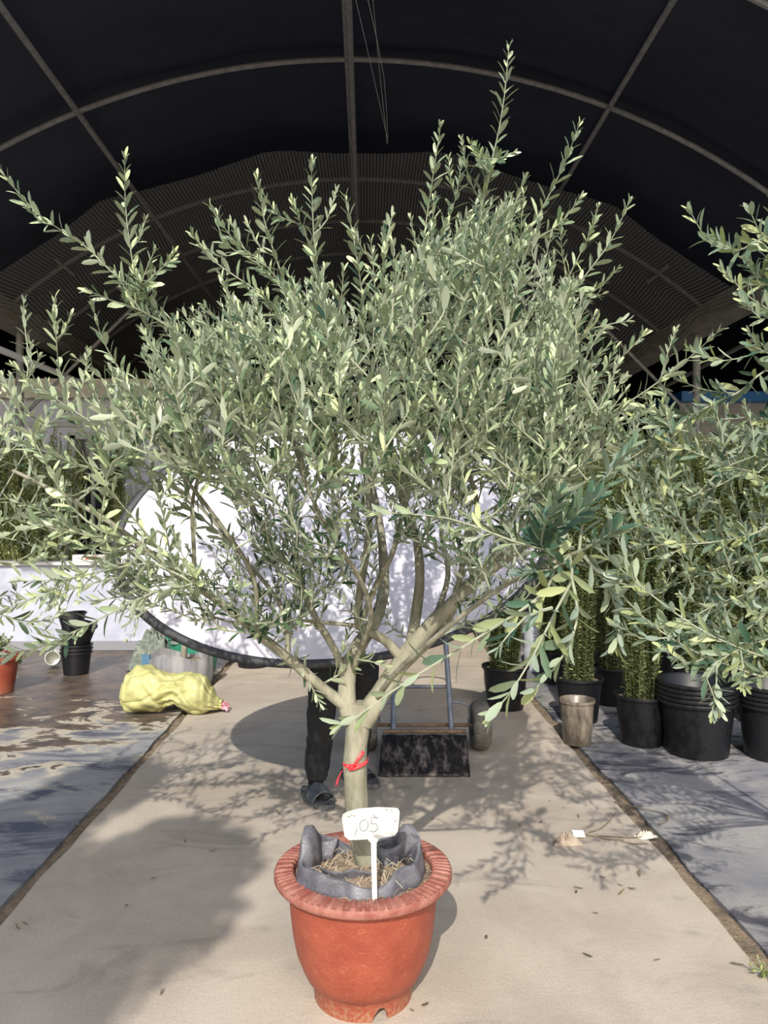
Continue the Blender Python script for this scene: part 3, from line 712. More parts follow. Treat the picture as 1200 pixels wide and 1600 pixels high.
# grow bag: a wavy black fabric ring with folded top
M_bag = mat('grow_bag_fabric', (.05, .05, .065), (.20, .195, .215), 11, .40, .25, 150, spec=.4, lo=.3, hi=.7)
def bag_h(a):      # height of the edge round the ring; a = 0 right, -pi/2 front
    h = .085+.010*math.sin(a*3+.5)+.006*math.sin(a*7)
    def bumpf(c, wd, hh): d = ((a-c+PI) % (2*PI))-PI; return hh*math.exp(-(d/wd)**2)
    h += bumpf(PI*.93, .42, .060)+bumpf(.45, .32, .05)-bumpf(-PI/2+.1, .5, .045)-bumpf(PI*.55, .5, .035)-bumpf(PI*.3+.5, .3, .02)
    return h
def bag_r(a): return .182+.012*math.sin(a*2+1.0)+.007*math.sin(a*5+2)+.004*math.sin(a*11)
mb = MB(); n = 160; rows = []
for j, (t, dr) in enumerate(((0, .006), (.25, .012), (.5, .008), (.8, .002), (1.0, -.002), (1.02, -.010), (.9, -.018), (.55, -.022), (.2, -.024))):
    for k in range(n):
        a = 2*PI*k/n; fold = 1+1.2*math.exp(-(((a-PI*.93+PI) % (2*PI)-PI)/.35)**2)+1.0*math.exp(-((((a-.45)+PI) % (2*PI)-PI)/.3)**2)
        r = bag_r(a)+(dr if dr > 0 else dr*fold)+.001*math.sin(a*23+j); r *= .97; rows.append((r*math.cos(a)-.012, r*math.sin(a)*.95-.002, .36+t*bag_h(a)))
mb.add(rows, [(j*n+k, j*n+(k+1) % n, (j+1)*n+(k+1) % n, (j+1)*n+k) for j in range(8) for k in range(n)])
bag = mb.build('grow_bag', M_bag, tree); sd_ = bag.modifiers.new('th', 'SOLIDIFY'); sd_.thickness = .0015
disc(.165, .385, .008, c=(-.012, -.012), dome=.02, s=26).build('bag_soil', M_soil, tree)
# folded flaps standing inside the bag
for (pts, h, nm) in ((((-.13, -.045), (-.06, -.075), (-.0, -.06), (.04, -.085)), .05, 1), (((.03, .02), (.07, .0), (.11, .02), (.125, .07)), .075, 2), (((-.165, .03), (-.13, .07), (-.09, .075)), .07, 3)):
    p = smooth([(x, y, 0) for x, y in pts], .01); vs = []
    for i, q in enumerate(p):
        for t in range(5): vs.append((q.x+.008*math.sin(i*.5+t), q.y+.02*t/4*(1 if nm > 1 else -1), .39+h*t/4*(1-.25*abs(math.sin(i*.35)))))
    o = MB().add(vs, [(i*5+t, i*5+t+1, (i+1)*5+t+1, (i+1)*5+t) for i in range(len(p)-1) for t in range(4)]).build('bag_flap', M_bag, tree)
    o.modifiers.new('th', 'SOLIDIFY').thickness = .002
straw = MB()
for i in range(70):
    a = random.uniform(0, 2*PI); r = random.uniform(.04, .15); x = r*math.cos(a); y = r*math.sin(a)-.02; l = random.uniform(.02, .05); b = random.uniform(0, 2*PI)
    z0 = .404; straw.tube(smooth([(x, y, z0), (x+l*.5*math.cos(b), y+l*.5*math.sin(b), z0+random.uniform(.006, .025)), (x+l*math.cos(b+.4), y+l*math.sin(b+.4), z0+random.uniform(-.004, .014))], .012), .0009, 4)
tag(straw.build('straw', mat('straw', (.42, .35, .24), (.55, .48, .36), 20, .9), tree), kind='stuff')

# plant tag
tg0 = P(585, 1402, 2.19); tg = thing('plant_tag', 'white plastic plant tag handwritten 05 stuck in the terracotta pot', 'tag', (tg0.x, tg0.y, tg0.z-.03))
pm = 2.19/1200
def tp(px, py): return ((px-585)*pm, 0, (1402-py)*pm+.03)
out = [(534, 1282), (535, 1276), (541, 1272), (560, 1267), (590, 1265), (612, 1266), (622, 1267), (625, 1272), (624, 1285), (622, 1302), (617, 1309), (602, 1311), (592, 1314), (588.5, 1320), (588.5, 1360), (589.5, 1402), (588, 1415), (583, 1415), (581.5, 1402), (580.5, 1360), (579.5, 1320), (574, 1314), (560, 1315), (545, 1315), (538, 1309)]
bm = bmesh.new(); vs = [bm.verts.new(tp(*q)) for q in out]; f = bm.faces.new(vs); r = bmesh.ops.extrude_face_region(bm, geom=[f]); bmesh.ops.translate(bm, verts=[e for e in r['geom'] if isinstance(e, bmesh.types.BMVert)], vec=(0, .003, 0)); bmesh.ops.recalc_face_normals(bm, faces=bm.faces)
bmesh.ops.triangulate(bm, faces=[q for q in bm.faces if len(q.verts) > 4])
me = bpy.data.meshes.new('tag_plate'); bm.to_mesh(me); bm.free()
M_tag = mat('worn_white_plastic', (.44, .44, .42), (.30, .27, .21), 16, .45, lo=.55, hi=.78)
obj('tag_plate', me, M_tag, tg)
hw = MB()
for st in ([(572, 1284), (565, 1286), (562, 1292), (564, 1300), (570, 1301), (575, 1294), (574, 1286)], [(581, 1284), (580, 1290), (588, 1291), (590, 1298), (584, 1303), (578, 1301)], [(578, 1281), (592, 1280.5)], [(583, 1277), (589, 1283)], [(558, 1297), (554, 1308)]):
    hw.tube(smooth([(tp(*q)[0], -.0005, tp(*q)[2]) for q in st], .003), .0011, 5)
hw.build('handwriting', mat('ink', (.16, .17, .18), rough=.6), tg)
dm = MB()
for (x, y, r_) in ((545, 1279, 1.6), (549, 1277, 1.2), (553, 1278, 1.4), (618, 1287, 1.5), (620, 1284, 1), (612, 1270, 1.2), (604, 1269, 1.5)):
    q = tp(x, y); dm.box((q[0], -.0005, q[2]), (r_*pm*2, .001, r_*pm))
dm.build('dirt_spot', mat('dirt', (.2, .15, .09), rough=.9), tg, False)
tg.rotation_euler = (math.radians(-4), 0, 0)
# red ribbon on the trunk
rb_c = P(555, 1192, 2.38); rib = thing('red_ribbon', 'red ribbon tied round the olive trunk', 'ribbon', rb_c)
M_red = mat('red_ribbon', (.75, .02, .03), (.9, .06, .07), 30, .4)
def strip(pts, wd, parent, name, m, up=(0, 0, 1)):
    p = smooth(pts, .006); vs = []; up = Vector(up)
    for i, q in enumerate(p):
        w_ = up*wd*.5*(1-.25*math.sin(i*.6)); vs += [tuple(q-w_), tuple(q+w_)]
    o = MB().add(vs, [(2*i, 2*i+1, 2*i+3, 2*i+2) for i in range(len(p)-1)]).build(name, m, parent); o.modifiers.new('t', 'SOLIDIFY').thickness = .0012; return o
R_ = .0385
strip([(R_*math.cos(a)+.001, R_*math.sin(a), .004*math.cos(a)+.004) for a in [2*PI*k/24 for k in range(25)]], .009, rib, 'loop', M_red)
strip([(-.008, -.041, 0), (-.025, -.045, .003), (-.04, -.045, -.010), (-.052, -.046, -.035), (-.056, -.046, -.052)], .011, rib, 'ribbon_tail', M_red, (.6, 0, .7))
strip([(-.010, -.042, 0), (.002, -.045, .015), (.012, -.044, .03), (.026, -.034, .045)], .010, rib, 'ribbon_tail', M_red, (-.6, 0, .7))
strip([(-.02, -.043, -.006), (-.004, -.046, -.004), (.015, -.044, .003), (.035, -.030, .012)], .008, rib, 'ribbon_tail', M_red, (-.2, 0, 1))
MB().lathe([(.0001, -.007), (.006, -.004), (.007, 0), (.005, .005), (.0001, .007)], 10, lambda v, a, r, z: (v[0]-.010, v[1]-.044, v[2])).build('knot', M_red, rib)

# ================================================================== REFLECTOR
RT = .60/1.1; tl = math.atan(RT); roll = math.radians(4)
RC = P(522, 832, 3.62); ref = thing('oval_reflector', 'large oval white photo reflector with black rim held behind the olive tree', 'reflector', RC)
A_, B_ = 1.02, .635
ref.rotation_euler = Matrix(((1, 0, 0), (0, math.cos(-tl), -math.sin(-tl)), (0, math.sin(-tl), math.cos(-tl)))).to_euler() 
def rloc(u, v, w_=0):
    x = u*math.cos(roll)-v*math.sin(roll); z = u*math.sin(roll)+v*math.cos(roll)
    warp = .035*math.sin(u*2.6+.5)*(v/B_)+.02*(u/A_)**2
    return (x, warp+w_, z)
vs = []; rings = 24; n = 96
for s_, w_ in ((1, 0), (-1, .006)):
    for j in range(rings+1):
        for k in range(n):
            a = 2*PI*k/n; q = j/rings; u = A_*q*math.cos(a); v = B_*q*math.sin(a)
            vs.append(rloc(u, v, w_+.004*math.exp(-((v-.05+.06*u)/.012)**2)*s_+.003*vnoise(u*4, v*4)))
fs = []
for s_ in (0, 1):
    o_ = s_*(rings+1)*n
    for j in range(rings):
        for k in range(n):
            q = (o_+j*n+k, o_+j*n+(k+1) % n, o_+(j+1)*n+(k+1) % n, o_+(j+1)*n+k); fs.append(q if s_ else q[::-1])
M_refl = mat('reflector_cloth', (.42, .405, .465), (.50, .48, .535), 3, .6, .1, 25)
MB().add(vs, fs).build('reflector_cloth', M_refl, ref)
rm = MB(); m_ = 12; vs = []
for k in range(n):
    a = 2*PI*k/n
    for t in range(m_):
        b = 2*PI*t/m_; du = (1+.016*math.cos(b)); vs.append(rloc(A_*du*math.cos(a)+0.008*math.cos(b)*math.cos(a), B_*du*math.sin(a)+.010*math.cos(b)*math.sin(a), .003+.011*math.sin(b)))
rm.add(vs, [(k*m_+t, k*m_+(t+1) % m_, ((k+1) % n)*m_+(t+1) % m_, ((k+1) % n)*m_+t) for k in range(n) for t in range(m_)]).build('rim', mat('black_binding', (.012, .012, .014), (.03, .03, .032), 40, .6), ref)

# ================================================================== PERSON
def skin_obj(name, chains, m, parent, sub=2, off=Vector((0, 0, 0)), disp=0, dscale=.08):
    """chains: lists of (point, rx, ry); equal points are welded, so the figure is one surface"""
    idx = {}; V = []; R = []; E = []
    for ch in chains:
        prev = None
        for (p, rx, ry) in ch:
            key = tuple(round(c, 4) for c in p)
            if key not in idx: idx[key] = len(V); V.append(tuple(Vector(p)-off)); R.append((rx, ry))
            k = idx[key]
            if prev is not None and prev != k: E.append((prev, k))
            prev = k
    me = bpy.data.meshes.new(name); me.from_pydata(V, E, []); o = obj(name, me, m, parent)
    sm = o.modifiers.new('skin', 'SKIN'); sm.use_smooth_shade = True
    for i, r in enumerate(R): me.skin_vertices[0].data[i].radius = r
    me.skin_vertices[0].data[0].use_root = True
    ss = o.modifiers.new('sub', 'SUBSURF'); ss.levels = ss.render_levels = sub
    if disp:
        tx = bpy.data.textures.new(name, 'CLOUDS'); tx.noise_scale = dscale
        dm_ = o.modifiers.new('d', 'DISPLACE'); dm_.texture = tx; dm_.strength = disp; dm_.mid_level = .5
    return o
hipc = P(540, 985, 4.12); per0 = Vector((hipc.x, hipc.y, 0))
per = thing('person', 'person in black trousers and black slide sandals standing behind the white reflector', 'person', per0)
hip = Vector((hipc.x, hipc.y, .93)); lh = hip+Vector((-.095, 0, -.04)); rh = hip+Vector((.095, 0, -.04))
la = P(494, 1222, 4.02); lk = P(505, 1085, 4.0); ra = P(556, 1192, 4.30); rk = P(568, 1078, 4.14)
la.z = .10; ra.z = .10
waist = hip+Vector((0, .0, .16)); chest = hip+Vector((0, -.01, .38)); neck = hip+Vector((0, -.02, .54)); hd = neck+Vector((0, -.02, .15)); top = hd+Vector((0, .012, .055))
ls = neck+Vector((-.18, 0, -.06)); rs = neck+Vector((.18, 0, -.06))
le = ls+Vector((-.12, -.13, -.22)); re = rs+Vector((.12, -.13, -.22)); lw_ = le+Vector((-.06, -.25, .05)); rw = re+Vector((.06, -.25, .05))
def ft(a, dx, g=0):
    return [(a+Vector((0, 0, .02)), .045+g, .045+g), (a+Vector((-.005, .03, -.05)), .036+g, .034+g), (a+Vector((.03, -.06, -.055)), .042+g, .028+g), (a+Vector((.065, -.115, -.062)), .040+g, .020+g)]
def ft_old(a, dx):  # foot chain from ankle to toes
    return [(a, .042, .042), (a+Vector((0, .035, -.055)), .035, .035), (a+Vector((dx*.5, -.07, -.058)), .042, .026), (a+Vector((dx, -.135, -.064)), .042, .018)]
hands = []
def fingers(wr, sx):
    palm = wr+Vector((sx*.03, -.055, .015)); ch = [[(wr, .026, .022), (palm, .034, .018)]]
    for i, (o_, l) in enumerate(((-.03, .066), (-.01, .078), (.01, .072), (.03, .056))):
        b = palm+Vector((sx*.012, -.03, o_)); t1 = b+Vector((sx*.006, -l*.45, .004)); t2 = t1+Vector((sx*.004-sx*.01, -l*.3, -.004)); t3 = t2+Vector((-sx*.016, -l*.15, -.003))
        ch.append([(palm, .034, .018), (b, .0095, .0095), (t1, .009, .009), (t2, .008, .008), (t3, .007, .007)])
    th = palm+Vector((-sx*.012, .01, .045)); ch.append([(palm, .034, .018), (th, .011, .011), (th+Vector((-sx*.008, -.03, .014)), .010, .010), (th+Vector((-sx*.012, -.055, .012)), .008, .008)])
    return ch
M_skin = mat('skin', (.55, .34, .24), (.6, .38, .28), 20, .5)
body = [[(hip, .15, .11), (waist, .13, .095), (chest, .155, .11), (neck, .055, .055), (neck+Vector((0, -.005, .06)), .052, .052), (hd, .078, .086), (top, .066, .072)], [(hd, .078, .086), (hd+Vector((0, -.055, -.055)), .042, .03)], [(hd, .078, .086), (hd+Vector((0, -.085, -.005)), .012, .016), (hd+Vector((0, -.105, -.018)), .009, .010)],
        [(hip, .15, .11), (lh, .085, .085), (lk, .055, .055), (la, .042, .042)], [(hip, .15, .11), (rh, .085, .085), (rk, .055, .055), (ra, .042, .042)],
        ft(la, .01), ft(ra, .03), [(chest, .155, .11), (ls, .06, .06), (le, .042, .042), (lw_, .027, .025)], [(chest, .155, .11), (rs, .06, .06), (re, .042, .042), (rw, .027, .025)]]
skin_obj('body', body+fingers(lw_, -1)+fingers(rw, 1), M_skin, per, 2, per0)
M_blk = mat('black_cloth', (.006, .006, .007), (.014, .014, .016), 30, .85, .3, 90)
def leg(h_, k, a):
    mid1 = h_.lerp(k, .5); b1 = k.lerp(a, .5)
    return [(h_, .098, .098), (mid1, .094, .094), (k, .082, .082), (b1, .077, .077), (k.lerp(a, .74), .066, .066), (k.lerp(a, .84), .074, .074), (k.lerp(a, .93), .060, .060), (a+Vector((0, 0, .0)), .060, .060)]
skin_obj('trousers', [[(waist-Vector((0, 0, .04)), .15, .11), (hip, .165, .125)], [(hip, .165, .125)]+leg(lh, lk, la), [(hip, .165, .125)]+leg(rh, rk, ra)], M_blk, per, 3, per0, .022, .07)
skin_obj('jacket', [[(hip-Vector((0, 0, .02)), .19, .145), (waist-Vector((0, 0, .08)), .175, .13), (waist, .15, .11), (chest, .175, .125), (neck-Vector((0, 0, .035)), .07, .065)], [(chest, .175, .125), (ls, .075, .075), (le, .056, .056), (lw_+Vector((0.01, .03, 0)), .037, .037)], [(chest, .175, .125), (rs, .075, .075), (re, .056, .056), (rw+Vector((-.01, .03, 0)), .037, .037)]], mat('dark_jacket', (.02, .022, .03), rough=.85), per, 2, per0, .012)
fm = MB(); fc = hd+Vector((0, -.080, .0))-per0
for sx in (-1, 1):
    fm.lathe([(.0001, -.007), (.008, -.004), (.010, 0), (.008, .004), (.0001, .007)], 10, lambda v, a, r, z, sx=sx: (v[0]+fc.x+sx*.03, v[1]+fc.y+.004, v[2]+fc.z+.02))
fm.build('eye', mat('eye', (.04, .03, .03), rough=.2), per)
for sx in (-1, 1):
    MB().lathe([(.0001, -.006), (.012, -.004), (.016, .0), (.012, .005), (.0001, .004)], 14, lambda v, a, r, z, sx=sx: (hd.x-per0.x+sx*(.080+z), hd.y-per0.y+.005+v[0]*.9, hd.z-per0.z-.005+v[1]*1.8)).build('ear', M_skin, per)
MB().box((fc.x, fc.y-.006, fc.z-.052), (.042, .012, .009)).build('mouth', mat('lips', (.4, .16, .13), rough=.5), per)
hc = hd-per0+Vector((0, .014, .036))
MB().lathe([(.104, -.035), (.106, .0), (.097, .04), (.07, .075), (.035, .092), (.0001, .097)], 24, lambda v, a, r, z: (v[0]*.90+hc.x, v[1]*1.02+hc.y, v[2]*.9+hc.z+(.035 if v[1] < -.04 and z < 0 else (-.03 if v[1] > .02 and z < 0 else 0)))).build('hair', mat('hair', (.01, .009, .008), rough=.6), per)
# sandals
for q_ in (la, ra): skin_obj('sock', [[(q_+Vector((0, 0, .07)), .045, .045)]+ft(q_, 0, .005)], M_blk, per, 2, per0)
M_sole = mat('sandal_rubber', (.06, .06, .065), (.22, .21, .20), 30, .6, .2, 90, lo=.4, hi=.8)
def sandal(a, dx, rz):
    c = Vector((a.x+dx*.4, a.y-.045, 0))-per0; s = bpy.data.objects.new('sandal', None)
    rot = Matrix.Rotation(rz, 3, 'Z'); n = 36
    def outl(t, g=0):
        y = math.cos(t)*.138; wd = (.049+.007*math.cos(t+PI)-.004*math.cos(2*t))+g; return Vector((math.sin(t)*wd*1.15, y*(1+g*3)*1.08, 0))
    vs = []
    for (z, g) in ((.001, 0), (.016, .004), (.026, .004), (.030, -.003)):
        for k in range(n): vs.append(rot @ (outl(2*PI*k/n, g)+Vector((0, 0, z+.012*max(0, math.cos(2*PI*k/n))**2*(z > .01))))+c)
    fs = [(i*n+k, i*n+(k+1) % n, (i+1)*n+(k+1) % n, (i+1)*n+k) for i in range(3) for k in range(n)]+[tuple(3*n+k for k in range(n)), tuple(range(n))[::-1]]
    so = MB().add(vs, fs).build('sandal', M_sole, per)
    vs = []; rr_ = 7
    for j in range(rr_+1):
        y = .005-.085*j/rr_
        for k in range(17):
            b = PI*k/16; vs.append(rot @ Vector((math.cos(b)*.066, y, .022+math.sin(b)*(.082-.030*j/rr_)))+c)
    st = MB().add(vs, [(j*17+k, j*17+k+1, (j+1)*17+k+1, (j+1)*17+k) for j in range(rr_) for k in range(16)]).build('strap', mat('sandal_strap', (.045, .05, .06), (.09, .095, .11), 30, .5), so); st.modifiers.new('t', 'SOLIDIFY').thickness = .006
    return so
sandal(la, .015, .55); sandal(ra, .05, .75)

# ================================================================== HAND TRUCK
ht0 = G(662, 1215); ht = thing('hand_truck', 'blue grey tubular hand truck with black peeling toe plate and two dirty tyres', 'hand truck', ht0)
M_tube = mat('truck_paint', (.13, .15, .19), (.24, .25, .28), 14, .45, metal=.3)
M_rust = mat('rust', (.13, .08, .05), (.25, .16, .10), 20, .85)
D0, D1 = 4.34, 4.72
fl_ = P(591, 1219, D0); fr_ = P(735, 1219, D0); bl = P(597, 1148, D1); br = P(729, 1148, D1)
fl_.z = fr_.z = .012
vs = []; nu, nv = 22, 18
for j in range(nv+1):
    for i in range(nu+1):
        p = fl_.lerp(fr_, i/nu).lerp(bl.lerp(br, i/nu), j/nv); q = j/nv
        vs.append(tuple(p+Vector((0, 0, .05*math.sin(PI*q)*math.sin(PI*i/nu)**.5*q+.006*vnoise(i*.7, j*.8))) - ht0))
M_mat = mat('peeling_mat', (.014, .011, .011), (.26, .21, .185), 11, .55, .9, 40, stretch=(2.2, .7, 1), lo=.48, hi=.74, detail=10)
o = MB().add(vs, [(j*(nu+1)+i, j*(nu+1)+i+1, (j+1)*(nu+1)+i+1, (j+1)*(nu+1)+i) for j in range(nv) for i in range(nu)]).build('toe_plate', M_mat, ht); o.modifiers.new('t', 'SOLIDIFY').thickness = .008
def rail(pts, r, name, m=M_tube): 
    return MB().tube([Vector(q)-ht0 for q in smooth(pts, .05)], r, 10).build(name, m, ht)
b1 = P(614, 1150, 4.78); b2 = P(706, 1150, 4.78); t1 = P(616, 1015, 5.1); t2 = P(695, 985, 5.12)
up1 = t1+(t1-b1).normalized()*.55; up2 = t2+(t2-b2).normalized()*.48; up2.z = up1.z
rail([b1, t1, up1, up1+Vector((.04, .03, .07)), (up1+up2)/2+Vector((0, .05, .10)), up2+Vector((-.04, .03, .07)), up2, t2, b2], .017, 'frame')
rail([P(614, 1073, 4.95), P(703, 1073, 4.95)], .012, 'crossbar'); rail([P(598, 1143, 4.77), P(728, 1143, 4.77)], .013, 'crossbar', M_rust); rail([t1, (t1+t2)/2, t2], .010, 'crossbar')
wy = 4.86
axl = P(575, 1142, wy); axr = P(750, 1142, wy); axl.z = axr.z = .152
rail([axl, axr], .011, 'axle', M_rust)
for q in ((1, b1, axl), (-1, b2, axr)):
    rail([q[1]+Vector((0, .05, .2)), q[2]+Vector((q[0]*.075, -.02, .13)), q[2]+Vector((q[0]*.075, 0, 0))], .008, 'brace')
M_tyre = mat('dirty_tyre', (.09, .08, .07), (.17, .15, .125), 25, .9, .6, 70)
for ax in (axl, axr):
    c = ax-ht0
    def wf(v, a, r, z, c=c):
        rr_ = r*(1+(.02 if int(a*12/PI+z*20) % 2 else 0)*(r > .14)); return (z+c.x, math.cos(a)*rr_+c.y, math.sin(a)*rr_+c.z)
    wo = MB().lathe([(.075, -.05), (.12, -.058), (.142, -.045), (.15, -.02), (.15, .02), (.142, .045), (.12, .058), (.075, .05), (.075, -.05)], 48, wf).build('wheel', M_tyre, ht)
    MB().lathe([(.0001, -.035), (.03, -.035), (.035, -.015), (.076, -.02), (.076, .02), (.035, .015), (.03, .035), (.0001, .035)], 28, lambda v, a, r, z, c=c: (z+c.x, math.cos(a)*r+c.y, math.sin(a)*r+c.z)).build('hub', M_rust, wo)

# ================================================================== POTS, SHRUBS
def pot_mesh(rt, rb, h, rim=.012, n=48, rims=1, gap=.02):
    prof = [(.0001, .008), (rb-.01, .008), (rb, 0)]
    prof += [(rb+(rt-rb)*t, h*t*.93) for t in (.02, .3, .6, 1)]
    prof += [(rt+rim*.2, h*.93), (rt+rim, h*.935), (rt+rim*1.15, h*.97), (rt+rim, h), (rt+rim*.2, h), (rt-.006, h*.97), (rb-.004, .02), (.0001, .02)]
    return MB().lathe(prof, n)
def rim_ring(rt, z, h, rim): return MB().lathe([(rt, z), (rt+rim, z+.002), (rt+rim*1.2, z+h*.5), (rt+rim, z+h-.003), (rt-.002, z+h-.001), (rt-.01, z+h*.5), (rt-.005, z), (rt, z)], 56)
TS = simple_template(.55)
def shrub_mesh(h, r0, r1, stems, seed, L_=.02, sp=.016, lean=0, wsc=1, rb=.5, angr=(.6, 1.1)):
    random.seed(seed); LVs = []; st = MB()
    for i in range(stems):
        a = random.uniform(0, 2*PI); q = math.sqrt(random.random()); hh = h*random.uniform(.78, 1.0)*(1-.12*q)
        rm_ = max(r0, r1)
        b = Vector((math.cos(a)*r0*q, math.sin(a)*r0*q, 0)); m1 = Vector((math.cos(a)*r1*q*.85, math.sin(a)*r1*q*.85, hh*.45)); t = Vector((math.cos(a)*r1*q+lean*random.uniform(.3, 1), math.sin(a)*r1*q, hh))
        p = smooth([b, m1+jit(.02), t+jit(.03)], .09); st.tube(p, [.0026-.0016*k/(len(p)-1) for k in range(len(p))], 4, cap=False)
        leaves_on(LVs, p, sp, L_, .0, ang=angr, rb=rb, wscale=wsc, tuft=False, topsmall=.7)
    return foliage_mesh('foliage', LVs, TS), st.mesh('stem')
SHV = [shrub_mesh(2.0, .10, .155, 80, 31+i, .031, .0145, rb=.56, angr=(.8, 1.4)) for i in range(3)]
for f_, s_ in SHV: f_.materials.append(BOX); s_.materials.append(mat('green_stem', (.05, .06, .025), (.10, .11, .045), 20, .8))
pot_me = pot_mesh(.155, .125, .30).mesh('pot'); pot_me.materials.append(M_plast)
soil_me = disc(.145, .27, .004, 30, 6).mesh('soil'); soil_me.materials.append(M_soil)
def potted_shrub(px, py, pw, topy, label, group=None, sw=1.0, v=0, D=None):
    g = G(px, py); D = 1800/(py-800); r = pw/2*D/1200; s = r/.168; g.y += r*.8
    root = thing('potted_shrub', label, 'potted shrub', g, random.uniform(0, 6), group)
    for nm, me in (('pot', pot_me), ('soil', soil_me)): 
        o = obj(nm, me, None, root); o.scale = (s, s, s)
    ztop = H+(800-topy)/1200*(D+r); hh = ztop-.27*s
    for nm, me in (('foliage', SHV[v % 3][0]), ('stem', SHV[v % 3][1])):
        o = obj(nm, me, None, root); o.location = (0, 0, .265*s); o.scale = (sw*s, sw*s, hh/2); tag(o, kind='stuff')
    return root
SHR = [
 (795, 1113, 76, 905, 'short leafy holly shrub in black pot nearest the hand truck', .9),
 (913, 1133, 78, 700, 'columnar holly shrub in black pot behind the brown mottled pot', .95),
 (1015, 1170, 88, 640, 'columnar holly shrub in black pot just left of the tall black pot stack', .95),
 (1110, 1128, 90, 655, 'columnar holly shrub rising directly behind the tall black pot stack', 1.15),
 (1205, 1135, 90, 630, 'columnar holly shrub behind the pot stack cut by the right edge', 1.1),
 (965, 1105, 66, 660, 'columnar holly shrub in shaded black pot between the two nearest shrubs', 1.0),
 (868, 1070, 56, 690, 'slim columnar holly shrub in the back row behind the grey barrel', 1.15),
 (925, 1066, 56, 665, 'columnar holly shrub in the back row, second from the barrel', 1.2),
 (985, 1062, 58, 650, 'columnar holly shrub in the back row, third from the barrel', 1.2),
 (1048, 1068, 58, 640, 'columnar holly shrub in the back row, left of the far post', 1.2),
 (1085, 1062, 58, 645, 'tall columnar holly shrub in the back row below the blue roof', 1.2),
 (1145, 1066, 58, 650, 'columnar holly shrub in the back row behind the right olive tree', 1.25),
 (1195, 1064, 58, 640, 'columnar holly shrub in the back row at the right edge', 1.25),
 (1090, 1036, 50, 668, 'columnar holly shrub in the rearmost row at the right, left one', 1.3),
 (1160, 1036, 50, 668, 'columnar holly shrub in the rearmost row at the right, right one', 1.3),
 (900, 1036, 50, 690, 'columnar holly shrub in the rearmost row, left end', 1.3),
 (1000, 1034, 50, 680, 'columnar holly shrub in the rearmost row, middle', 1.3),
]
for i, (px, py, pw, ty, lb, sw) in enumerate(SHR): potted_shrub(px, py, pw, ty, lb, 'columnar holly shrubs at the right', sw, i)
# stacked black pots: each pot of a stack is a pot
def pot_stack(px, py, wpx, n, htpx, label, grp, gap=None):
    D = 1800/(py-800); g = G(px, py); r = wpx/2*D/1200; g.y += r*.8; s = r/.168
    me = pot_mesh(.152, .128, .30, .014, 56).mesh('nursery_pot'); me.materials.append(M_plast)
    D2 = D+r*.8; hh = (H+(800-htpx)/1200*(D2-r*.0)); hgt = hh; step = gap or .028; sc = (hgt-(n-1)*step)/.30
    names = ['bottom', 'second from the bottom', 'third from the bottom', 'fourth from the bottom', 'fifth from the bottom', 'sixth from the bottom']
    for k in range(n):
        o = obj('nursery_pot', me, None, None, (g.x+random.uniform(-.004, .004), g.y, k*step)); o.scale = (s, s, sc)
        lab = 'topmost' if k == n-1 else names[k]
        tag(o, f'black plastic nursery pot, {lab} in {label}', 'pot', grp)
pot_stack(1110, 1190, 126, 5, 1062, 'the wide stack at the right', 'wide pot stack')
pot_stack(1233, 1195, 116, 5, 1068, 'the stack cut by the right edge', 'pot stack at the right edge')
pot_stack(112, 1056, 50, 3, 1006, 'the stack before the low white wall', 'pots before the white wall', .035)
# tilted small pots on top of that stack
g = G(112, 1056); zt = .07+.0
zz0 = H+(800-998)/1200*7.1
m_s = pot_mesh(.12, .09, .17, .012, 40).mesh('nursery_pot'); m_s.materials.append(M_plast)
for (dx, dz, rx, ry, lb) in ((0.0, .0, .05, -.05, 'upright on the stack before the white wall'), (.03, .045, .15, .22, 'leaning right on top of the stack before the white wall'), (-.03, .14, -.25, -.18, 'tipped left, highest on the stack before the white wall')):
    o = obj('nursery_pot', m_s, None, None, (g.x+dx, g.y+.12, zz0-.08+dz)); o.rotation_euler = (rx, ry, 0); tag(o, 'small black pot '+lb, 'pot', 'small pots on the left stack')
# brown mottled pot
g = G(908, 1167); r = 28*4.9/1200
o = obj('nursery_pot', pot_mesh(r-.008, r*.78, .285, .008, 48).mesh('nursery_pot'), mat('brown_mottled', (.08, .065, .05), (.25, .21, .165), 7, .35, stretch=(2, 2, .5), lo=.4, hi=.7), None, (g.x, g.y+r*.8, 0)); tag(o, 'empty brown mottled glossy pot in front of the shrubs', 'pot')
# grey barrel, blue lid behind the shrubs
g = G(846, 1046); br_ = thing('barrel', 'pale grey plastic barrel standing behind the shrub pots', 'barrel', (g.x, g.y, 0))
MB().lathe([(.0001, .0), (.15, .0), (.16, .03), (.165, .2), (.16, .22), (.165, .24), (.16, .46), (.14, .50), (.0001, .50)], 36).build('barrel_body', mat('grey_plastic', (.35, .37, .40), (.45, .46, .48), 6, .5), br_)
MB().lathe([(.0001, .50), (.11, .50), (.115, .53), (.0001, .54)], 30).build('lid', mat('blue_plastic', (.02, .16, .42), rough=.4), br_)
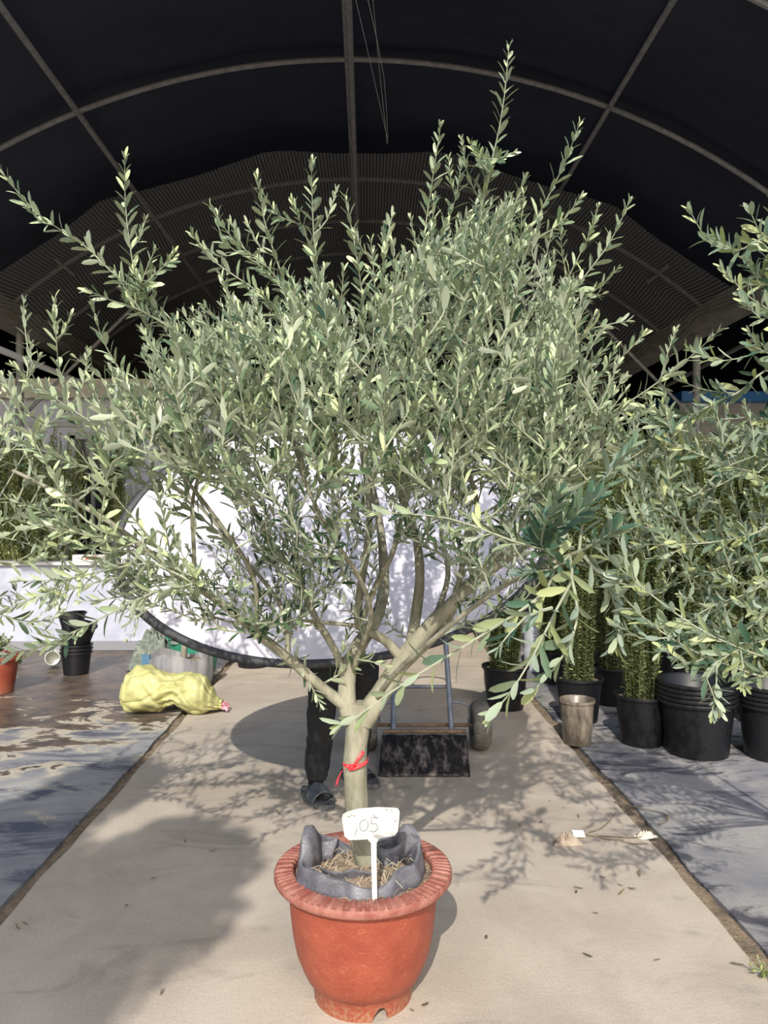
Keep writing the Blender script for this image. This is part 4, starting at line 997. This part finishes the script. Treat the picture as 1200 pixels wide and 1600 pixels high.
# ---- left side: shrubs behind the low wall
YV = [shrub_mesh(2.0, .2, .46, 150, 51+i, .045, .03, .12, .62, .6, (.5, 1.0)) for i in range(2)]
for f_, s_ in YV: f_.materials.append(YEL); s_.materials.append(MATS['green_stem'])
for i, (px, top, wsc, lb) in enumerate(((-30, 640, 1.1, 'wide yellow green shrub behind the low wall at the left edge'), (65, 652, 1.1, 'wide yellow green shrub behind the low wall, second from the left edge'), (215, 745, .55, 'small dark shrub behind the low wall beside the reflector'))):
    D = 8.85; g = P(px, 800, D); g.z = 0; root = thing('potted_shrub', lb, 'potted shrub', g, i*1.3)
    for nm, me in (('pot', pot_me), ('soil', soil_me)):
        o = obj(nm, me, None, root); o.scale = (1.3, 1.3, 1.3)
    ht_ = H+(800-top)/1200*D-.35
    for nm, me in (('foliage', YV[i % 2][0]), ('stem', YV[i % 2][1])):
        o = obj(nm, me, None, root); o.location = (0, 0, .35); o.scale = (wsc, wsc*.95, ht_/2); tag(o, kind='stuff')
D = 9.3; g = P(178, 800, D); g.z = 0; root = thing('potted_shrub', 'narrow upright shrub before the cabin window frame', 'potted shrub', g)
for nm, me in (('pot', pot_me), ('soil', soil_me)): obj(nm, me, None, root)
for nm, me in (('foliage', SHV[0][0]), ('stem', SHV[0][1])):
    o = obj(nm, me, None, root); o.location = (0, 0, .265); o.scale = (.9, .9, (H+(800-655)/1200*D-.27)/2); tag(o, kind='stuff')
# red pot with weeds at left edge
g = G(-22, 1088); r = .2; root = thing('potted_plant', 'orange red pot with a small green plant cut by the left edge', 'potted plant', (g.x, g.y+r*.8, 0))
MB().lathe([(.0001, .01), (.14, 0), (.18, .27), (.205, .28), (.205, .31), (.18, .31), (.17, .27), (.13, .03), (.0001, .03)], 40).build('pot', M_terra, root)
disc(.172, .28, .004, 24, 5).build('soil', M_soil, root)
LVp = []
for i in range(14):
    a = random.uniform(0, 6.28); p = smooth([(0, 0, .28), (.05*math.cos(a), .05*math.sin(a), .36), (.15*math.cos(a), .15*math.sin(a), random.uniform(.38, .5))], .04); leaves_on(LVp, p, .03, .05, .1, wscale=1.6, rb=.5)
tag(obj('foliage', foliage_mesh('foliage', LVp, TPL), BOX, root), kind='stuff')
def weed(px, py, s, lb, m=YEL, n=9):
    g = G(px, py); LVp = []; root = thing('weed', lb, 'weed', g); st = MB()
    for i in range(n):
        a = random.uniform(0, 6.28); p = smooth([(0, 0, -.01), (.3*s*math.cos(a), .3*s*math.sin(a), .5*s), (.8*s*math.cos(a), .8*s*math.sin(a), random.uniform(.4, .9)*s)], .02); st.tube(p, .0015, 4, cap=False); leaves_on(LVp, p, .022, .03, .1, wscale=1.3, rb=.6)
    st.build('stem', M_twig, root); tag(obj('foliage', foliage_mesh('foliage', LVp, TPL), m, root), kind='stuff')
weed(28, 1040, .14, 'low green weed by the low wall at the left edge', BOX, 16)
weed(1196, 1528, .05, 'tiny green weed in the right drain channel')
# clear jar
g = G(80, 1042); o = MB().lathe([(.0001, 0), (.07, .0), (.075, .02), (.075, .13), (.068, .15), (.064, .15), (.068, .13), (.068, .02), (.0001, .015)], 32).build('plastic_tub', mat('milky_plastic', (.55, .55, .5), (.7, .7, .66), 10, .3), None); o.location = g+Vector((0, .1, .075)); o.rotation_euler = (PI/2-.1, 0, .2); tag(o, 'small milky round tub lying beside the left pot stack', 'tub')
o.location.z = .078
# green tub with netting heap
g = G(293, 1056); gt = thing('green_tub', 'green plastic tub standing behind the grey planter bag', 'tub', (g.x, g.y+.3, 0))
MB().lathe([(.0001, .01), (.19, 0), (.255, .31), (.275, .315), (.275, .34), (.25, .34), (.245, .31), (.18, .03), (.0001, .03)], 48).build('tub_body', mat('green_plastic', (.02, .17, .10), (.04, .25, .15), 8, .4), gt)
disc(.24, .27, .006, 24, 5).build('soil', M_soil, gt)
def heap(cx, cy, z0, rx, ry, h, name, lb, m, cat, n=48, k=16, sd_=1, wr=.12):
    vs = [(0, 0, h)]
    for j in range(1, k+1):
        q = j/k
        for i in range(n):
            a = 2*PI*i/n; rr_ = q*(1+.18*math.sin(a*3+sd_)+.08*math.sin(a*7+sd_*2)); hh = h*(1-q**2.2)*(1+wr*math.sin(a*9+q*9+sd_)+wr*math.sin(a*5-q*13))
            vs.append((rx*rr_*math.cos(a), ry*rr_*math.sin(a), max(0.002, hh)))
    fs = [(0, 1+i, 1+(i+1) % n) for i in range(n)]+[(1+(j-1)*n+i, 1+j*n+i, 1+j*n+(i+1) % n, 1+(j-1)*n+(i+1) % n) for j in range(1, k) for i in range(n)]
    o = MB().add(vs, fs).build(name, m, None, loc=(cx, cy, z0)); return tag(o, lb, cat)
M_cnet = mat('crumpled_net', (.09, .11, .09), (.24, .26, .22), 30, .9, .8, 80, lo=.4, hi=.7)
heap(g.x, g.y+.28, .275, .23, .2, .17, 'netting_heap', 'crumpled grey green netting piled in the green tub', M_cnet, 'netting', sd_=2)
g2 = G(232, 1052); heap(g2.x, g2.y+.22, 0, .22, .17, .34, 'netting_heap', 'crumpled netting heap left of the green tub by the white wall', M_cnet, 'netting', sd_=4)
# grey planter bag with stake trunk
g = G(270, 1080); bgt = thing('planter_bag', 'whitish grey woven planter bag holding a bare tree stem', 'planter bag', (g.x, g.y+.22, 0))
M_wh = mat('woven_grey', (.13, .13, .14), (.30, .29, .285), 14, .7, .4, 90, stretch=(1, 1, .25))
n = 72; vs = []
for j, (z, q) in enumerate(((0, .9), (.06, 1), (.16, 1.02), (.21, 1.0), (.27, .98), (.27, .96), (.21, .95), (.19, .1))):
    for k in range(n):
        a = 2*PI*k/n; r = .27*q*(1+.05*math.sin(a*4+1)+.02*math.sin(a*11)); vs.append((r*math.cos(a), r*.75*math.sin(a), z*(1+.12*math.sin(a*3+.5)) if z > .2 else z))
MB().add(vs, [(j*n+k, j*n+(k+1) % n, (j+1)*n+(k+1) % n, (j+1)*n+k) for j in range(7) for k in range(n)]).build('bag', M_wh, bgt)
disc(.235, .215, .006, 30, 6).build('soil', M_soil, bgt).scale = (1, .75, 1)
MB().tube(smooth([(.04, 0, .22), (.045, 0, .45), (.05, .01, .6)], .05), .027, 10).build('stem', M_bark, bgt)
MB().box((-.262, -.075, .17), (.085, .02, .22), Matrix.Rotation(-.5, 3, 'Z')).build('print_panel', mat('blue_print', (.05, .12, .20), (.10, .2, .28), 9, .6), bgt, False)
MB().box((-.225, -.125, .10), (.06, .012, .06), Matrix.Rotation(-.5, 3, 'Z')).build('patch', mat('orange_patch', (.50, .16, .05), rough=.7), bgt, False)
# speckled pot under reflector rim
g = G(393, 1045); r = 30*7.35/1200; o = obj('nursery_pot', pot_mesh(r, r*.82, .26, .01).mesh('nursery_pot'), M_plast, None, (g.x, g.y+r*.8, 0)); tag(o, 'black speckled pot just under the lower left rim of the reflector', 'pot')

# yellow sack
g = G(258, 1122); sk0 = thing('yellow_sack', 'yellow woven plastic sack lying on the ground beside the left drain', 'sack', g+Vector((0, .16, 0)))
M_sack = mat('yellow_weave', (.37, .35, .125), (.46, .44, .20), 7, .55, .6, 22)
sec = []  # along x: centre-z, half-height, half-depth
prof = [(-.37, .13, .02, .02), (-.355, .135, .09, .09), (-.32, .15, .145, .14), (-.25, .172, .172, .175), (-.16, .172, .170, .185), (-.08, .160, .150, .175), (-.01, .168, .118, .14), (.04, .175, .108, .12), (.09, .165, .130, .14), (.15, .158, .150, .16), (.22, .15, .148, .16), (.265, .14, .135, .14), (.31, .105, .085, .10), (.35, .07, .045, .06), (.37, .06, .03, .045), (.385, .06, .035, .05)]
import bisect
xs = [p[0] for p in prof]; NS = 150; n = 120; vs = []
for i in range(NS+1):
    x = xs[0]+(xs[-1]-xs[0])*i/NS; j = min(len(xs)-2, max(0, bisect.bisect_right(xs, x)-1)); t = (x-xs[j])/(xs[j+1]-xs[j]); t = t*t*(3-2*t)
    cz, hz, hy = [prof[j][q]*(1-t)+prof[j+1][q]*t for q in (1, 2, 3)]
    for k in range(n):
        a = 2*PI*k/n; wr = 1+.035*math.sin(a*5+x*22)+.022*math.sin(a*9-x*40+2)+(.07*math.sin(a*11+x*8)*math.exp(-((x-.03)/.07)**2))+(.12*math.sin(a*13)*max(0, x-.26)/.12)
        wr -= .07*(1-abs(math.sin(a*2.5+x*7+1.1*math.sin(x*9))))**5+.05*(1-abs(math.sin(a*1.5-x*12)))**6+.09*(1-abs(math.sin(a*4+2)))**3*math.exp(-((x-.04)/.10)**2)
        z = cz+hz*wr*math.sin(a); z = max(.003+.002*math.sin(a*5), z)
        vs.append((x, hy*wr*math.cos(a)-.03*math.sin(x*8), z))
MB().add(vs, [(i*n+k, (i+1)*n+k, (i+1)*n+(k+1) % n, i*n+(k+1) % n) for i in range(NS) for k in range(n)]+[tuple(range(n)), tuple(NS*n+k for k in range(n))[::-1]]).build('sack_body', M_sack, sk0)
rt_ = MB()
for i in range(6):
    a = i; rt_.tube(smooth([(.375, .03*math.sin(a), .06), (.40, .04*math.sin(a*2)-.02, .055+.02*math.sin(a)), (.43, .05*math.sin(a*1.3), .03+.012*math.cos(a))], .012), .009, 5, flat=.35)
rt_.build('tie', mat('pink_tie', (.65, .18, .25), (.75, .35, .4), 20, .6), sk0)

# ---- litter ------------------------------------------------
M_dry = mat('dry_leaf', (.09, .07, .04), (.22, .18, .10), 30, .8)
lf = [foliage_mesh('fallen_leaf', [(0, 0, 0, 0, 1, 0, 0, 0, 1, .05, 1.1, .5)], leaf_template(.22, .5, c_)) for c_ in (-.2, -.3)]
for l_ in lf: l_.materials.append(M_dry)
spots = [(910, 1488), (885, 1262), (905, 1278), (938, 1370), (945, 1372), (880, 1243), (812, 1292), (670, 1565), (640, 1575), (680, 1278), (690, 1281), (706, 1273), (900, 1390), (912, 1388), (975, 1385), (965, 1398), (925, 1425), (980, 1386), (847, 1282), (1000, 1370), (246, 1370), (325, 1330), (290, 1318), (200, 1412), (45, 1445), (30, 1452), (250, 1555), (130, 1290), (436, 1272), (860, 1250), (1165, 1508), (1110, 1415), (1020, 1500), (760, 1460), (1130, 1270), (1060, 1235)]
for i, (x, y) in enumerate(spots):
    o = obj('fallen_leaf', lf[i % 2], None, None, G(x, y, .006)); o.rotation_euler = (0, 0, random.uniform(0, 6.28)); s = random.uniform(.5, 1.0); o.scale = (s, s, s); tag(o, 'small dry leaf lying on the concrete ground', 'leaf', 'fallen leaves')
g = G(885, 1318); o = heap(g.x, g.y, 0, .065, .04, .035, 'crumpled_paper', 'crumpled brown dead leaf or paper scrap on the path', mat('scrap', (.2, .15, .11), (.34, .28, .21), 20, .8), 'litter', 30, 8, 3, .35)
g = G(904, 1309); o = MB().box((0, 0, .018), (.055, .04, .006), Matrix.Rotation(.4, 3, 'X')).build('paper_scrap', mat('white_scrap', (.5, .5, .49), rough=.7), None, False, loc=g); tag(o, 'small white scrap beside the crumpled brown litter on the path', 'litter')
g = G(1008, 1309); o = heap(g.x, g.y, 0, .05, .02, .022, 'paper_scrap', 'twisted cream scrap lying across the right drain', mat('cream_scrap', (.42, .39, .31), (.5, .48, .42), 20, .7), 'litter', 24, 6, 1, .4)
tw2 = thing('dead_twig', 'thin dead twigs lying across the path and right drain', 'twig', G(950, 1310)); mb = MB(); o0 = tw2.location
for pts in ([(905, 1306), (940, 1306), (980, 1308), (1010, 1308)], [(920, 1300), (938, 1295), (955, 1280), (962, 1270)], [(970, 1314), (990, 1318), (1012, 1318)], [(915, 1303), (945, 1310), (975, 1312)], [(960, 1253), (1000, 1262), (1035, 1270), (1045, 1280), (1030, 1288)], [(1035, 1270), (1043, 1276), (1040, 1284)]):
    mb.tube([q-o0 for q in smooth([G(x, y, .006+.004*random.random()) for x, y in pts], .03)], .0028, 5)
mb.build('stick', mat('dead_wood', (.12, .09, .06), (.2, .16, .11), 20, .9), tw2)

# ================================================================== added unseen tree behind the lens to the left, made up to shade the path
random.seed(77)
def shadow_caster(x, y, zc, blobs, label):
    root = thing('shadow_caster', label, 'tree', (x, y, 0)); MB().tube(smooth([(0, 0, 0), (.05, 0, zc*.5), (0, 0, zc)], .2), [.07-.03*i/30 for i in range(len(smooth([(0, 0, 0), (.05, 0, zc*.5), (0, 0, zc)], .2)))], 10).build('trunk', M_bark, root)
    LVt = []
    for (bx, by, bz, r) in blobs:
        for i in range(int(5200*r*r*4)):
            u = Vector((random.gauss(0, 1), random.gauss(0, 1), random.gauss(0, 1))).normalized()*r*random.random()**.4
            LVt.append((bx+u.x, by+u.y, bz+u.z, *jit(1), *jit(1), .09, 1.8, random.random()))
    tag(obj('foliage', foliage_mesh('foliage', LVt, TPL), OL, root), kind='stuff')
shadow_caster(-1.75, -2.4, 4.0, [(.05, 0, 4.0, .42), (-.30, -.5, 3.75, .55), (-.8, .3, 3.9, .5), (-.75, -.9, 3.7, .5), (-.55, 1.0, 4.1, .32)], 'added unseen round crowned tree behind the viewer to the left, shading the path')
